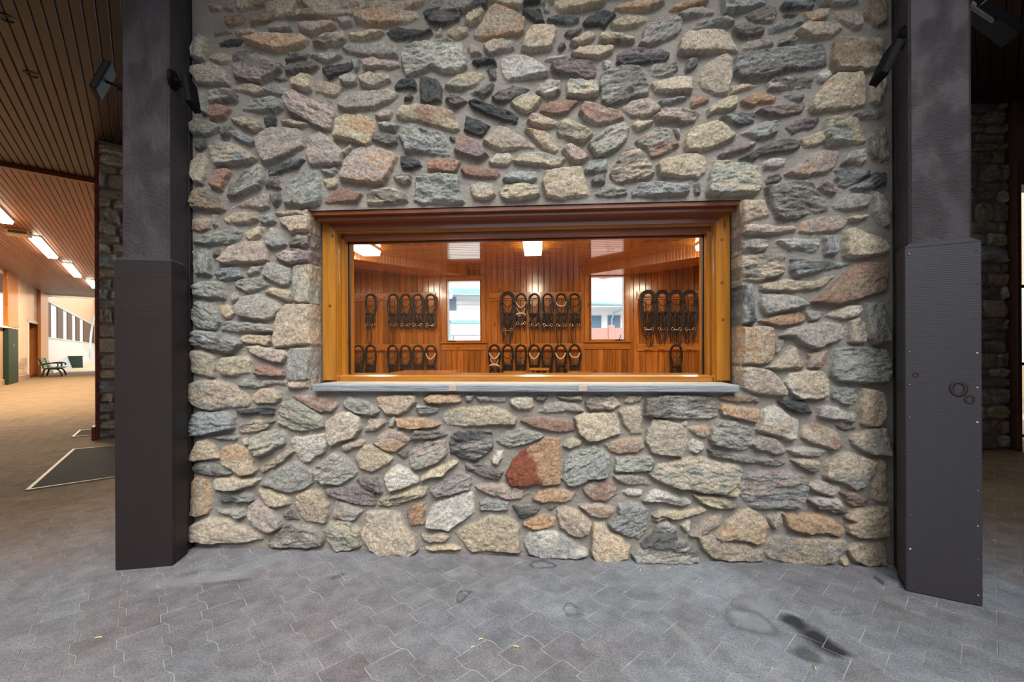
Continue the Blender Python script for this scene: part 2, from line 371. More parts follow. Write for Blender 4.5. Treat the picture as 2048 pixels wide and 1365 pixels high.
STONES = """
@380,0
tT 20,6 44,6 45,12 22,12
tT 50,3 88,0 88,4 70,8 54,12 49,10
tT 96,0 133,0 130,3 110,5 97,5
tr 137,7 174,0 176,10 150,15 137,16
T 38,19 52,17 57,20 55,25 42,28 38,25
T 64,18 92,11 95,14 88,20 78,25 63,26
T 98,15 128,10 133,15 130,19 100,20
g 151,20 165,19 166,26 156,28
g 84,28 103,26 104,31 97,33 82,33
po 112,26 148,24 151,28 136,33 128,37 114,32
T 26,34 38,33 44,35 27,38
t 47,33 66,31 71,34 71,37 58,38 50,36
y 163,37 185,33 200,34 197,38 178,42 165,41
Gy 7,42 14,38 20,42 20,50 16,63 6,63 5,55
d 31,45 46,41 56,41 52,48 32,49
to 58,42 75,38 117,38 123,42 118,47 100,53 90,54 72,49 58,45
tk 127,44 140,38 160,36 161,42 157,46 135,48 127,47
gt 156,50 165,47 185,48 200,43 213,50 213,59 180,59 166,55
t 22,60 30,55 41,57 43,63 40,66 22,63
kp 45,55 55,53 70,55 96,68 94,74 88,79 72,86 48,82 46,70
k 99,64 105,57 122,56 120,61 110,62 100,65
G 124,58 150,56 156,59 144,65 130,61
gt 5,71 25,67 35,72 42,80 41,88 10,87 5,78
k 98,73 105,68 130,65 133,69 128,73 100,77
d 137,73 165,66 166,71 160,76 143,82
g 167,65 175,63 173,72 170,73
p 178,64 188,61 213,65 215,69 205,71 195,69 188,71 180,71
t 103,82 115,78 124,79 126,93 122,94 105,89
tp 129,85 140,84 158,91 152,99 148,100 130,95
g 156,82 165,77 173,79 171,86 160,88 156,85
t 175,83 185,77 205,79 206,84 196,88 190,91 177,89
k 86,82 98,80 100,83 92,84
pt 43,89 60,86 77,92 78,97 70,98 44,92
g 77,92 90,88 102,93 98,99 88,98 78,95
kw 20,93 40,92 50,98 50,104 44,106 20,105
G 55,113 60,102 85,100 95,105 96,113 88,116 65,115
r 21,115 30,108 40,110 44,114 38,122 24,124 21,120
pk 98,104 108,96 122,102 125,106 145,105 150,120 145,134 138,134 125,128 105,118
g 152,108 160,98 180,93 205,92 216,97 208,104 190,112 160,114 152,111
d 10,107 13,107 17,118 15,119
g 8,98 15,94 18,105 19,118 15,116 9,108
ky 43,123 55,120 65,122 72,128 77,134 66,135 50,129
d 76,122 88,119 90,124 88,130 80,133
yo 150,127 158,119 175,118 190,124 191,130 186,146 182,151 168,146 149,142
pt 95,126 105,125 120,127 122,129 110,130
@380,230
G 3,12 10,7 25,9 33,13 28,18 20,21 4,20
k 32,20 36,12 44,14 42,22 38,24
b 42,18 50,17 68,28 66,32 58,30 45,23
k 6,27 18,26 18,34 12,37 7,34
bt 21,30 30,26 45,30 70,45 66,48 30,53 27,50
pg 67,24 85,14 110,14 116,20 117,33 111,36 98,44 80,50 76,48
pg 120,26 135,20 145,25 157,38 156,50 148,52 125,53 121,42
tb 2,50 10,40 16,40 20,52 18,62 14,71 6,71 2,62
bd 80,60 85,53 112,44 118,47 113,54 86,62 82,63
r 24,71 30,58 40,56 43,60 34,77 22,73
Gk 42,74 55,58 68,51 77,54 78,65 73,74 50,84 41,86
G 97,90 100,72 107,65 122,57 133,58 136,84 133,92 120,95 105,93 98,92
k 78,73 84,64 92,64 93,76 80,74
b 135,57 150,54 153,58 148,62 138,61
y 138,68 148,65 151,70 150,74 142,75
po 155,63 160,45 166,38 176,33 190,33 205,38 213,44 207,57 203,66 199,71 186,72 155,67
r 139,89 147,79 158,76 177,82 172,90 140,91
Tk 3,85 12,76 22,77 28,83 37,97 30,99 5,97
pt 41,96 55,90 78,81 82,86 82,95 74,97 60,94
k 83,82 93,81 94,88 90,94 86,92
t 88,101 105,99 124,99 123,103 107,102 95,103
tr 3,108 12,104 22,108 21,117 12,120 4,119
b 24,103 29,103 30,113 25,115
t 35,107 45,101 70,101 71,108 60,111 40,112
b 74,104 85,101 88,110 80,112 74,110
t 93,107 105,104 124,103 124,117 122,119 105,121 101,116 94,112
G 5,131 20,123 45,116 55,120 54,127 40,133 20,134 8,132
t 58,121 70,115 77,116 74,124 64,130 60,127
gb 78,126 85,116 95,120 99,133 88,137 80,132
tk 103,132 112,124 124,124 124,134 110,136 103,135
t 156,40 165,30 166,35 160,41
@380,460
tp 31,33 42,18 60,11 78,13 81,22 81,31 70,34 55,33 40,35
k 26,22 31,20 32,27 26,30
G 4,22 10,18 22,22 23,46 8,46 4,36
vp 90,27 100,21 112,20 124,24 124,32 105,35 95,31
b 28,47 35,41 50,39 55,48 40,51 32,52
g 60,45 65,39 75,37 72,43 64,46
g 76,46 82,34 90,35 104,40 105,52 102,56 96,57 85,52
Gt 107,38 123,35 124,55 124,74 112,75 108,72 107,60
G 47,56 55,51 75,50 81,57 72,61 60,64 54,61
bG 5,58 12,53 35,54 38,71 20,70 6,68
t 78,64 85,60 100,62 105,66 105,72 102,74 90,68
g 44,68 50,64 51,70 47,75 44,72
g 49,80 55,69 70,66 90,74 94,80 88,90 78,92 60,90 52,87
t 32,77 45,79 47,86 44,90 40,92 36,89
G 5,82 10,74 25,76 30,83 33,94 28,102 24,103 8,100 4,90
t 87,115 88,105 93,85 102,76 124,76 124,116 110,118 90,121
bg 33,97 40,94 60,95 88,99 88,104 70,104 45,104 34,103
bk 2,108 8,103 30,106 50,112 56,116 50,124 42,127 20,122 3,118
t 53,112 58,108 84,108 85,114 82,119 60,116
tp 60,120 70,119 98,124 101,128 97,135 85,134 66,127
@380,690
t 2,6 20,8 27,14 28,25 27,33 10,31 2,28
y 33,22 36,13 60,12 65,16 63,28 50,31 36,31 33,27
gb 102,10 105,4 123,4 124,33 120,36 103,36 101,25
rk 68,28 72,21 80,22 98,27 98,32 80,32 68,30
tg 103,38 110,35 123,35 122,44 113,45 102,43
G 50,40 58,36 72,37 75,42 68,45 56,42
g 76,38 86,36 100,38 100,41 88,39 76,43
tg 1,40 10,37 30,36 42,40 60,52 63,58 60,63 35,65 20,67 8,62 2,55
t 65,54 72,46 85,45 94,49 95,55 90,59 70,59
rp 105,53 115,52 140,55 153,60 148,67 135,69 125,64 112,57
b 157,58 162,53 180,56 195,68 190,72 170,70 158,62
G 92,70 96,60 105,56 118,62 138,74 140,83 125,86 115,88 100,84 92,79
d 49,67 58,66 80,64 88,65 87,71 72,70 58,71
b 3,72 10,69 35,69 48,74 46,85 25,90 3,93
kt 51,82 60,80 68,77 88,78 80,86 65,89 53,91
tw 141,78 150,71 165,69 174,74 176,85 170,94 155,98 147,102 143,98
t 180,86 186,75 200,77 201,80 190,87 180,89
b 24,95 40,93 50,94 49,97 35,97
G 63,95 75,88 95,87 100,92 99,101 85,108 72,114 65,107
t 54,97 60,96 62,102 58,103
w 104,99 108,95 130,92 140,91 141,103 139,109 130,113 125,119 117,120 108,108
t 2,112 10,98 18,96 26,103 31,116 20,117 4,118
to 33,115 35,105 48,102 60,107 64,115 70,128 68,131 56,132 36,122
kt 72,125 80,120 100,108 108,108 104,114 90,124 76,130
bk 2,126 8,120 18,119 32,127 46,131 38,133 18,133 4,131
tp 157,103 165,98 180,98 178,103 160,109
ty 170,116 174,106 179,103 189,102 204,111 209,117 204,121 187,130 174,125
@380,900
g 75,33 100,14 110,12 127,22 127,33 120,38 105,43 95,41 80,35
Gg 128,18 148,2 160,6 172,22 170,26 155,36 140,34 130,29
to 1,35 8,28 18,30 23,42 23,58 20,65 10,67 3,66 1,50
t 27,30 35,28 55,29 73,30 68,35 50,40 40,41 27,40
bd 30,45 36,48 55,44 65,46 65,51 50,52 33,51
ty 72,40 80,39 90,44 103,48 104,56 95,57 84,57 76,50
pb 61,66 62,56 70,52 85,60 95,72 94,78 85,82 72,77 66,73
G 28,60 38,61 48,60 56,59 58,66 52,69 40,65
t 110,47 120,42 135,40 143,55 143,64 140,74 120,73 112,62 110,54
k 97,66 106,61 112,71 100,70
vg 141,40 155,37 175,38 190,45 190,56 180,56 165,52 143,44
pg 147,65 150,52 165,54 177,62 172,70 165,72 150,69
kv 172,30 180,27 193,27 197,42 190,42 178,36
y 194,53 205,48 215,48 215,56 196,56
t 4,76 20,69 40,70 60,80 75,87 75,90 60,93 25,93 6,91
gk 81,95 85,88 100,76 125,78 138,92 136,96 125,99 95,98 82,97
Gy 138,80 145,74 165,71 174,82 175,98 165,102 152,102 144,95
@730,0
t 27,0 62,0 60,5 50,8 40,6 28,3
t 82,0 120,0 118,3 85,3
d 138,0 188,0 184,3 165,7 150,8 140,4
to -9,16 8,12 25,10 40,12 54,13 55,19 50,23 34,26 18,28 0,26 -10,23
dk 60,12 75,8 92,8 100,14 96,22 80,28 68,26 62,19
t 103,20 112,12 120,7 122,14 118,22 108,28 103,25
to 112,36 120,25 128,11 135,9 150,15 164,23 163,34 157,38 150,36 135,40 118,41 112,39
d 162,12 170,11 180,13 183,24 176,25 164,17
t 184,6 188,6 189,13 184,13
d 23,34 35,31 50,33 60,35 68,32 69,35 60,38 45,41 33,43 27,39
t 73,34 78,31 79,36 75,39 72,37
t 84,32 95,30 106,30 106,36 100,39 88,40 84,37
t 160,52 165,38 170,30 185,28 194,29 196,33 192,50 188,52 170,54
tp 105,50 110,46 116,52 119,57 108,58
tg 122,48 130,44 148,44 153,47 153,51 140,54 128,57 123,54
Gw 38,60 40,52 52,46 70,43 90,43 101,46 102,60 105,62 104,70 95,76 80,75 68,70 55,77 42,80 39,70
d 110,65 120,62 132,61 135,68 125,67 115,70
w 140,62 150,58 165,58 180,67 188,74 188,78 165,82 145,84 140,77 139,68
k 125,73 134,74 134,82 130,83 127,78
yG 82,90 95,78 108,75 120,76 123,79 115,87 100,93 88,92
d 31,89 38,83 50,82 53,88 53,93 45,92 32,93
d 58,83 70,82 76,86 80,93 78,105 68,107 58,105
kw 108,96 118,92 125,87 133,88 130,95 121,102 115,98
k 131,101 140,94 152,88 168,92 160,98 150,104 142,107 134,105
wk 174,97 178,88 190,84 200,86 199,97 188,100 180,98
d 40,103 46,98 50,100 48,104 42,104
ky 83,103 90,99 100,101 105,105 103,108 92,112 87,109
d 106,106 112,104 125,108 140,112 152,117 157,121 155,127 140,125 120,117 109,110
yG 150,107 160,100 170,98 180,103 177,110 166,116 160,116 152,109
r 180,112 190,106 205,104 217,106 208,116 198,119 188,117 180,115
yr 33,120 38,112 50,109 65,110 80,112 90,116 95,128 97,133 90,135 70,129 55,125 34,122
tr 166,126 171,118 180,119 197,126 197,131 180,131
po 12,120 20,114 28,115 26,121 18,123
@730,180
b 14,36 20,34 36,37 33,43 22,42 15,40
k 8,52 14,46 25,46 34,49 34,57 25,58 15,55
Gb 36,50 38,40 48,37 62,42 80,45 86,55 88,68 75,68 60,65 42,64 41,58
k 88,49 92,50 92,54 88,53
rv 92,62 96,52 102,48 112,52 120,60 126,68 118,73 105,69 94,66
d 102,42 104,27 112,30 128,37 124,43 120,49 110,46
yp 121,54 130,45 138,38 145,40 160,48 175,58 174,61 160,60 148,61 140,63 130,59
to 164,42 172,43 185,44 193,52 198,62 192,65 182,60 172,50
d 37,69 42,68 55,73 58,78 50,82 40,81 37,76
r 65,77 70,73 85,73 98,74 97,79 92,85 78,84 66,82
r 99,84 105,79 120,80 135,83 138,87 135,91 115,90 103,88
tw 128,74 135,67 148,66 151,72 146,78 130,77
yg 153,74 162,66 180,65 205,72 200,78 193,80 180,77 165,77
b 141,92 148,87 158,84 175,85 176,92 168,96 150,96
tk 30,90 38,86 47,87 48,95 40,96 33,94
bG 52,98 54,88 75,87 96,89 97,100 98,110 102,115 85,117 60,117 51,114
tk 3,108 8,102 25,100 42,106 44,115 30,116 18,118 4,118
tg 108,98 118,95 130,98 133,108 128,112 112,112 109,105
Gy 138,104 145,98 160,97 176,100 178,109 165,112 145,113 139,109
@730,770
t 12,14 14,11 30,10 52,11 53,18 45,26 35,30 22,29 14,22
to 61,14 68,10 98,10 99,17 92,18 68,18
g 104,11 111,11 109,16 105,16
g 113,12 146,12 145,18 135,18 118,17
tw 149,15 155,12 172,13 173,22 170,25 158,25 150,19
k 176,12 186,12 184,16 178,15
bw 54,22 62,21 77,24 72,30 58,30 55,26
g 25,38 30,33 32,36 30,42 26,42
ro 32,35 45,34 65,35 76,40 70,43 50,44 36,43
yg 79,30 85,25 105,23 130,22 145,27 155,34 154,41 140,40 120,42 100,43 84,41 79,36
r 161,36 175,34 205,36 214,40 215,46 205,48 190,46 172,42
po 9,58 18,50 27,44 38,48 47,56 40,62 33,68 25,68 14,62
k 48,53 52,46 65,48 78,47 84,51 72,54 50,55
dg 87,52 95,47 110,47 130,46 131,60 130,66 120,74 115,77 100,75 88,69 87,60
Gb 135,57 145,48 160,45 180,49 182,52 170,58 148,64 140,61
Ro 145,90 152,76 160,68 175,60 185,53 199,55 200,85 200,100 182,102 175,99 165,102 150,102 145,92
kv 33,70 40,67 45,68 44,75 38,74
Gp 46,72 52,62 65,58 82,57 84,70 75,78 62,83 51,86 47,80
yt 58,94 68,86 85,80 95,77 95,80 85,88 82,92 70,94 60,97
tw 130,76 135,68 141,68 140,75 136,81 131,79
kG 103,80 118,80 128,84 142,88 138,95 130,96 115,90 104,86
wy 22,92 28,85 35,82 45,86 54,94 56,99 45,103 35,106 27,108 23,100
vg 67,104 80,98 95,91 108,92 110,97 106,107 90,110 75,113 69,109
tp 113,103 125,101 145,101 160,106 168,111 160,117 145,117 125,111
op 172,116 178,109 190,106 207,107 215,110 212,116 205,119 180,119
yk 15,116 35,112 55,104 64,104 63,112 50,116 35,121 20,123
@730,940
t -3,65 2,50 3,42 25,41 36,45 40,55 44,62 52,68 55,80 50,84 30,85 18,85 8,80 0,72
ro 44,42 48,36 60,33 62,40 61,55 48,56 45,50
w 63,55 65,42 72,34 90,27 110,22 112,35 112,43 100,52 88,60 75,59 64,57
bg 118,32 125,29 132,31 147,33 147,41 135,41 118,40
dk 152,36 158,38 175,37 180,40 168,47 160,49 156,43
k 184,38 190,36 196,37 190,41
o 162,54 170,49 185,46 195,50 193,56 178,60 168,57
ty 92,64 100,58 115,52 130,46 143,47 150,50 158,57 159,83 145,83 130,82 110,84 102,76 95,68
to 59,66 70,66 85,62 87,68 82,72 68,73 62,70
y 62,80 72,77 90,77 98,80 90,81 70,82
wb 163,72 168,64 180,62 195,63 212,72 225,80 228,84 215,88 200,87 180,88 168,85 164,78
@1080,0
t 14,0 68,0 65,6 60,8 40,12 20,13 15,8
po 75,8 90,4 105,2 127,4 120,9 110,12 90,12 76,11
oT 132,11 140,5 155,2 172,1 170,5 155,10 140,12
g 139,19 150,13 165,10 176,12 177,15 165,17 150,19
bd 7,22 15,17 30,17 40,18 39,24 25,26 12,25
d 44,25 50,18 58,14 65,13 76,14 77,17 70,24 66,30 58,28 46,29
y 72,26 85,18 100,16 110,18 110,23 100,27 85,30 75,29
Gp 105,35 112,25 125,20 138,18 144,23 145,29 140,36 125,44 112,47 102,46 106,40
b 156,30 160,26 175,22 190,21 198,25 196,27 180,27 160,31
t 141,55 143,44 150,37 165,33 185,33 193,38 197,46 202,55 185,54 165,57 143,57
k 25,36 30,32 43,31 40,36 32,40 27,39
t 31,46 40,40 50,35 57,37 55,41 45,46 38,49
yd 60,43 61,36 75,35 90,36 97,42 95,45 80,46 72,47
k 19,48 24,46 26,49 22,53 19,52
t 32,56 40,52 60,49 75,50 73,55 60,60 45,60 35,58
tw 3,63 10,59 28,57 26,60 12,63
vd 78,65 80,57 88,52 105,51 125,52 132,57 128,63 115,65 100,67 85,69
v 11,70 20,65 40,64 55,66 58,72 56,80 50,82 35,79 18,77 12,74
w 63,65 70,62 74,65 73,71 67,72
kG 109,69 120,66 139,66 140,72 135,78 125,80 115,80 112,75
k 148,72 150,64 160,61 160,67 155,72 149,75
gt 161,85 163,75 170,66 180,60 190,57 195,62 196,80 192,97 180,98 165,93
kb 196,61 205,59 215,58 215,82 205,83 197,76
Gk 60,90 62,80 70,75 85,71 100,72 106,80 111,92 110,98 95,102 80,108 70,110 63,104 62,96
tw 113,88 125,83 140,81 155,81 154,96 145,96 130,97 117,95
by 27,88 30,83 45,84 58,87 59,95 58,100 45,101 28,100
b 121,104 130,102 148,100 149,103 135,107 124,109
or 153,105 160,100 168,101 171,104 160,109 154,110
ty 170,114 180,106 195,101 201,100 200,110 190,114 180,115 172,119
pr 40,117 43,108 55,108 70,113 83,115 86,123 75,126 60,129 48,126
tp 83,112 92,106 110,103 118,108 122,113 115,118 105,120 92,119
pk 115,121 125,113 140,111 152,113 164,118 158,126 145,129 130,124 120,125
@1080,180
yk 17,44 20,34 25,30 35,33 50,42 53,46 48,54 42,55 30,50 18,48
yt 93,37 100,32 115,33 115,36 105,41 100,43 95,40
rp 22,62 25,58 32,57 45,64 50,70 46,74 38,76 30,73 26,67
Gp 50,57 60,48 70,40 85,36 90,42 87,53 80,60 70,66 58,70 52,62
Gr 97,54 110,45 120,40 133,41 138,50 142,58 130,66 118,70 112,70 108,62 100,57
ty 148,60 147,50 150,44 165,37 180,33 190,38 199,49 190,55 178,60 165,63 150,63
g 135,41 142,42 143,51 139,48
Gb 46,82 50,75 60,71 68,72 68,84 55,85 47,85
tk 73,82 80,70 83,64 92,60 103,62 108,72 115,82 116,87 108,92 95,94 82,96 73,94 71,90
ty 119,78 128,72 145,68 160,66 169,70 169,85 162,90 140,90 122,88
ty 2,96 5,85 25,81 42,79 45,88 50,104 51,109 35,111 20,113 6,110
k 53,93 58,88 66,89 66,96 60,97 54,97
kG 56,107 62,101 75,98 88,102 89,107 80,109 62,111
bG 94,105 100,98 115,96 140,97 152,98 151,107 135,108 118,109 95,109
k 157,98 163,97 163,107 158,107
@1080,770
k -6,13 8,12 5,16 -4,15
yk 16,12 44,12 43,15 35,16 20,14
tg -2,28 5,20 20,17 35,19 42,23 45,27 30,27 10,29
tk 46,17 52,13 75,12 80,17 81,21 70,25 52,26 47,22
t 87,17 90,12 103,12 102,16 92,18
gk 106,30 108,14 125,11 155,11 175,12 180,18 181,32 170,34 150,34 130,33 112,32
Tr 182,13 190,11 215,12 223,14 222,18 200,18 186,15
ty 35,33 45,29 75,29 80,38 82,50 70,53 58,57 50,57 40,50 38,42
ty 80,27 90,23 102,22 104,35 103,49 92,50 86,40 83,32
t 107,58 109,45 115,34 130,37 142,40 149,48 148,60 144,72 130,71 115,69 110,62
w 142,40 150,37 150,42 145,42
to 152,44 160,42 170,42 173,50 168,54 160,52 153,47
y 24,62 28,56 33,54 42,57 40,61 30,65
po 66,61 75,57 90,55 102,55 106,63 98,68 80,71 72,68
wk 151,60 156,56 165,59 167,65 160,69 152,68
bG 22,95 24,78 30,70 45,66 55,62 65,66 70,72 72,82 70,92 60,96 50,96 45,100 35,104 28,102
Gg 77,88 78,75 92,73 112,73 117,80 112,86 95,88
Gt 110,90 120,82 130,80 140,76 155,73 170,75 185,80 200,82 207,87 200,98 195,104 185,110 170,109 150,106 135,103 120,97
pg 75,93 90,91 105,94 117,101 110,103 100,102 88,102 78,97
pr 43,106 48,100 58,98 70,96 78,104 77,112 68,118 55,117 46,111
wg 84,109 92,106 104,109 103,113 90,113
wk 105,118 112,109 122,107 135,112 150,116 153,120 145,123 135,121 122,118
yk 156,112 165,113 185,114 202,122 198,125 180,125 165,121
y 188,110 200,107 205,108 200,114 192,114
@1080,940
po 40,36 55,34 65,35 75,40 70,48 60,49 52,46
bG 70,55 78,46 80,36 92,33 105,36 111,40 110,58 105,66 100,71 90,68 82,64 75,60
yG 115,46 120,42 135,41 150,42 165,38 170,41 150,47 135,49 128,46
y 115,50 120,47 130,48 120,52
tp 17,40 25,37 40,42 48,48 52,54 50,64 42,68 30,65 20,58
t 52,80 53,62 55,54 65,54 72,64 85,70 91,78 89,90 75,92 58,92 53,86
gd 94,85 105,72 115,64 122,54 130,52 138,58 140,70 150,74 160,84 160,92 140,93 110,95 96,91
wt 143,56 148,52 153,52 152,60 148,61
p 152,66 162,56 172,46 185,47 184,54 175,60 160,68
@1430,0
by 5,0 52,0 51,7 40,9 20,14 8,16 6,10
db 69,4 100,2 99,9 85,11 69,12 67,9
g 103,0 145,0 143,5 130,8 107,7
T 151,0 173,0 173,25 165,29 157,24 152,20
tk 30,17 40,12 58,9 62,15 58,23 45,24 34,22
k 68,17 85,15 80,18 70,19
to 88,15 105,12 116,12 113,20 105,23 97,25 92,20
p 120,13 130,12 144,14 148,25 148,29 140,30 130,25 122,18
b 53,29 60,25 75,21 84,22 92,26 80,29 65,33 54,35
k 18,31 27,27 45,29 49,35 42,38 30,40 24,40 18,35
tp 81,34 90,27 105,25 126,26 129,31 120,38 106,41 92,40
kt 63,45 66,41 78,37 84,40 82,45 65,48
tg 26,50 30,45 42,42 58,43 59,47 45,51 30,53
bk 18,60 40,55 65,50 80,48 105,45 111,46 113,58 114,68 100,72 80,73 60,79 40,82 25,83 18,76
Tt 119,46 125,40 150,40 172,40 172,60 168,70 150,75 140,73 122,75 118,66
kw 53,87 57,82 70,80 90,80 102,78 98,90 80,92 55,93
w 104,77 112,73 118,79 112,84 105,83
t 16,90 25,87 42,88 38,91 25,94 16,97
t 96,112 98,102 110,88 120,80 148,77 151,90 152,108 140,111 115,114 98,116
tk 159,82 163,77 168,80 173,85 170,100 166,107 159,105 160,92
ro 26,104 35,98 45,97 62,101 60,105 45,107 36,110 28,108
bd 70,99 80,97 89,99 88,104 72,103
v 41,116 50,111 70,109 90,107 91,110 87,117 75,120 50,119
b 142,117 155,113 173,112 174,119 165,123 148,122
bd 5,121 18,118 30,116 40,116 39,126 25,130 20,128 12,122
@1430,230
b 26,20 35,15 50,8 62,9 63,19 50,25 42,27 33,22
v 71,12 78,9 90,5 103,4 105,8 100,13 90,16 78,20 73,16
Gy 108,20 111,6 130,3 140,6 145,15 154,27 150,30 130,30 116,33 111,25
tv 3,42 12,36 25,33 35,29 40,30 32,36 20,40 8,43
k 25,45 35,38 55,30 70,26 84,27 86,33 80,37 60,40 45,43 38,47
ty 85,26 95,23 107,18 113,27 105,31 92,33
tk 158,20 168,13 174,17 176,44 168,49 160,45 156,35
bt 127,52 130,43 140,38 152,36 153,48 147,52 138,50
po 70,61 80,55 95,42 110,37 126,38 125,45 121,55 115,60 100,61 94,65 85,63
wg 49,53 50,48 58,46 72,46 71,52 60,55 50,56
k 52,68 54,63 64,60 67,65 62,69 53,71
db 122,66 123,58 135,55 155,58 158,63 145,70 133,75 125,74
db 138,76 155,67 162,60 173,59 174,72 165,75 145,78
Gy -9,80 -6,62 -2,48 10,47 30,50 44,54 46,63 48,73 43,81 25,82 0,84 -8,83
gk 50,75 62,72 80,69 94,67 100,74 110,83 115,98 105,100 90,104 80,109 70,110 62,105 57,94 54,88
vp 105,75 110,66 118,70 123,78 121,82 112,80
g 119,94 130,86 140,82 155,84 156,92 150,96 135,98 122,97
gG 160,80 168,83 172,92 176,98 176,112 172,115 165,108 160,100
t 27,88 50,88 55,104 45,106 30,111 27,111
p 27,114 50,114 80,115 81,119 60,122 38,123 27,122
po 84,120 87,110 105,106 125,104 134,110 130,116 120,121 100,122 88,121
tg 135,107 145,104 155,103 152,106 145,109 138,109
@1430,460
wk 27,12 40,10 52,10 53,15 52,20 40,22 27,23
bw 62,12 68,10 105,10 105,20 100,24 85,21 75,20 68,16
b 110,8 124,7 125,20 123,25 112,26 111,18
ty 131,2 140,-1 150,2 170,10 176,18 174,24 155,28 137,30 130,26
tk 27,27 45,26 68,26 69,44 62,48 45,52 27,52
bd 76,42 76,31 88,30 110,32 138,35 130,38 110,42 90,46 80,48
rT 97,74 110,65 125,50 140,37 150,33 176,32 176,50 174,62 160,67 140,72 120,77 112,75 103,76
ty 45,57 60,54 70,51 95,54 115,50 120,48 112,56 105,60 85,62 65,62 46,61
db 27,57 38,56 39,75 39,95 30,97 27,96
gb 44,72 46,66 60,66 80,68 85,70 93,79 85,80 75,82 60,86 50,87 45,80
ro 44,94 60,90 75,86 85,84 90,86 91,93 80,96 65,98 55,96
g 92,85 100,82 109,86 105,91 96,93
tw 113,88 120,83 130,80 145,78 148,82 142,89 130,91
to 27,100 55,100 58,110 59,130 55,135 45,137 27,136
g 65,108 75,102 95,97 115,95 128,97 131,105 127,112 110,118 100,121 88,117 80,110
pt 136,115 137,95 144,91 150,97 153,110 152,114 145,116
Gk 155,75 170,74 174,85 176,100 174,115 160,117 155,112 154,90
g 62,115 69,112 67,120 62,126
@1430,690
to 52,23 60,19 70,10 76,2 82,3 86,14 90,23 75,24 65,25
pr 94,10 105,7 113,6 111,15 106,23 95,23
G 117,25 118,12 122,4 140,2 160,2 174,4 178,15 178,30 172,38 155,39 140,38 125,37 117,32
tp 27,24 35,23 55,26 63,35 72,47 70,52 55,51 40,49 28,44
tw 69,38 75,30 90,27 108,28 113,37 112,52 100,55 84,54 78,50 73,44
b 117,50 120,44 135,42 144,46 144,55 138,61 128,60 118,55
t 146,58 148,45 155,45 168,48 173,60 171,73 168,83 155,83 147,80 146,68
op 4,66 6,61 20,63 43,66 42,78 36,78 20,74 8,71
d 63,57 75,56 90,58 96,66 98,69 88,70 80,69 72,65 65,60
wg 104,73 103,64 115,63 125,65 131,70 129,76 120,76
g 130,75 132,69 141,70 141,79 133,78
tw 41,87 46,75 48,66 60,62 70,68 83,77 83,90 80,98 65,94 52,90
Gg -6,96 -4,85 3,77 20,79 35,85 37,97 33,106 25,107 10,104 -2,101
tr 88,95 90,83 100,81 112,83 122,90 127,100 130,101 120,105 113,105 105,101 92,98
k 122,83 132,81 142,84 135,87 126,86
tg 137,97 140,92 155,86 172,85 175,95 175,112 160,111 148,107 140,102
pg 35,100 45,93 58,96 68,102 71,108 62,112 50,107 40,106
wg 73,107 85,105 100,105 116,109 105,114 95,114 80,111
kG -8,106 10,110 40,116 60,116 72,121 60,124 40,121 20,118 -5,113
tk 77,118 90,116 104,120 103,129 95,128 85,123
@1430,900
tb 110,25 112,12 125,3 140,4 162,10 160,22 150,38 140,40 128,33 112,28
t 158,35 162,14 168,9 173,12 174,40 173,53 166,53 160,50
bp 22,40 24,35 32,24 50,22 75,22 90,25 93,32 91,45 88,56 75,60 60,59 48,61 35,57 28,50
pw 94,35 105,32 115,33 127,39 122,45 115,46 105,43 95,38
kw 94,50 100,47 115,48 125,51 134,62 125,65 115,62 102,59
rk 127,43 140,42 150,47 155,51 150,56 138,57 132,52
o 67,63 75,65 100,65 120,71 130,80 131,84 125,87 110,83 95,84 80,81 72,77 70,70
g 54,68 66,63 67,73 60,80 56,76
to -2,88 8,78 15,70 25,62 35,60 43,64 52,72 53,78 48,92 42,95 30,92 20,90 5,92
t 132,68 142,60 175,58 176,87 165,89 145,88 135,84 134,78 141,72
gt 53,92 58,88 90,90 125,90 130,92 131,98 120,110 105,118 90,118 70,115 53,110 50,102
t 132,100 145,95 172,95 175,105 174,117 155,117 140,112
y 126,110 133,109 134,116 127,116
tp -20,87 -5,86 20,96 35,98 48,102 49,114 30,114 10,113 -2,110 -15,100
"""
# ================================================================== stone wall
PAL = dict(t=(184, 168, 147), T=(132, 113, 93), g=(150, 148, 143), G=(148, 152, 143), b=(136, 142, 144), d=(68, 71, 74), r=(146, 112, 96),
           p=(166, 150, 142), o=(180, 146, 114), w=(202, 198, 190), y=(186, 173, 144), k=(112, 108, 103), v=(128, 116, 118), R=(132, 74, 54))
MORTAR = (146, 141, 134)

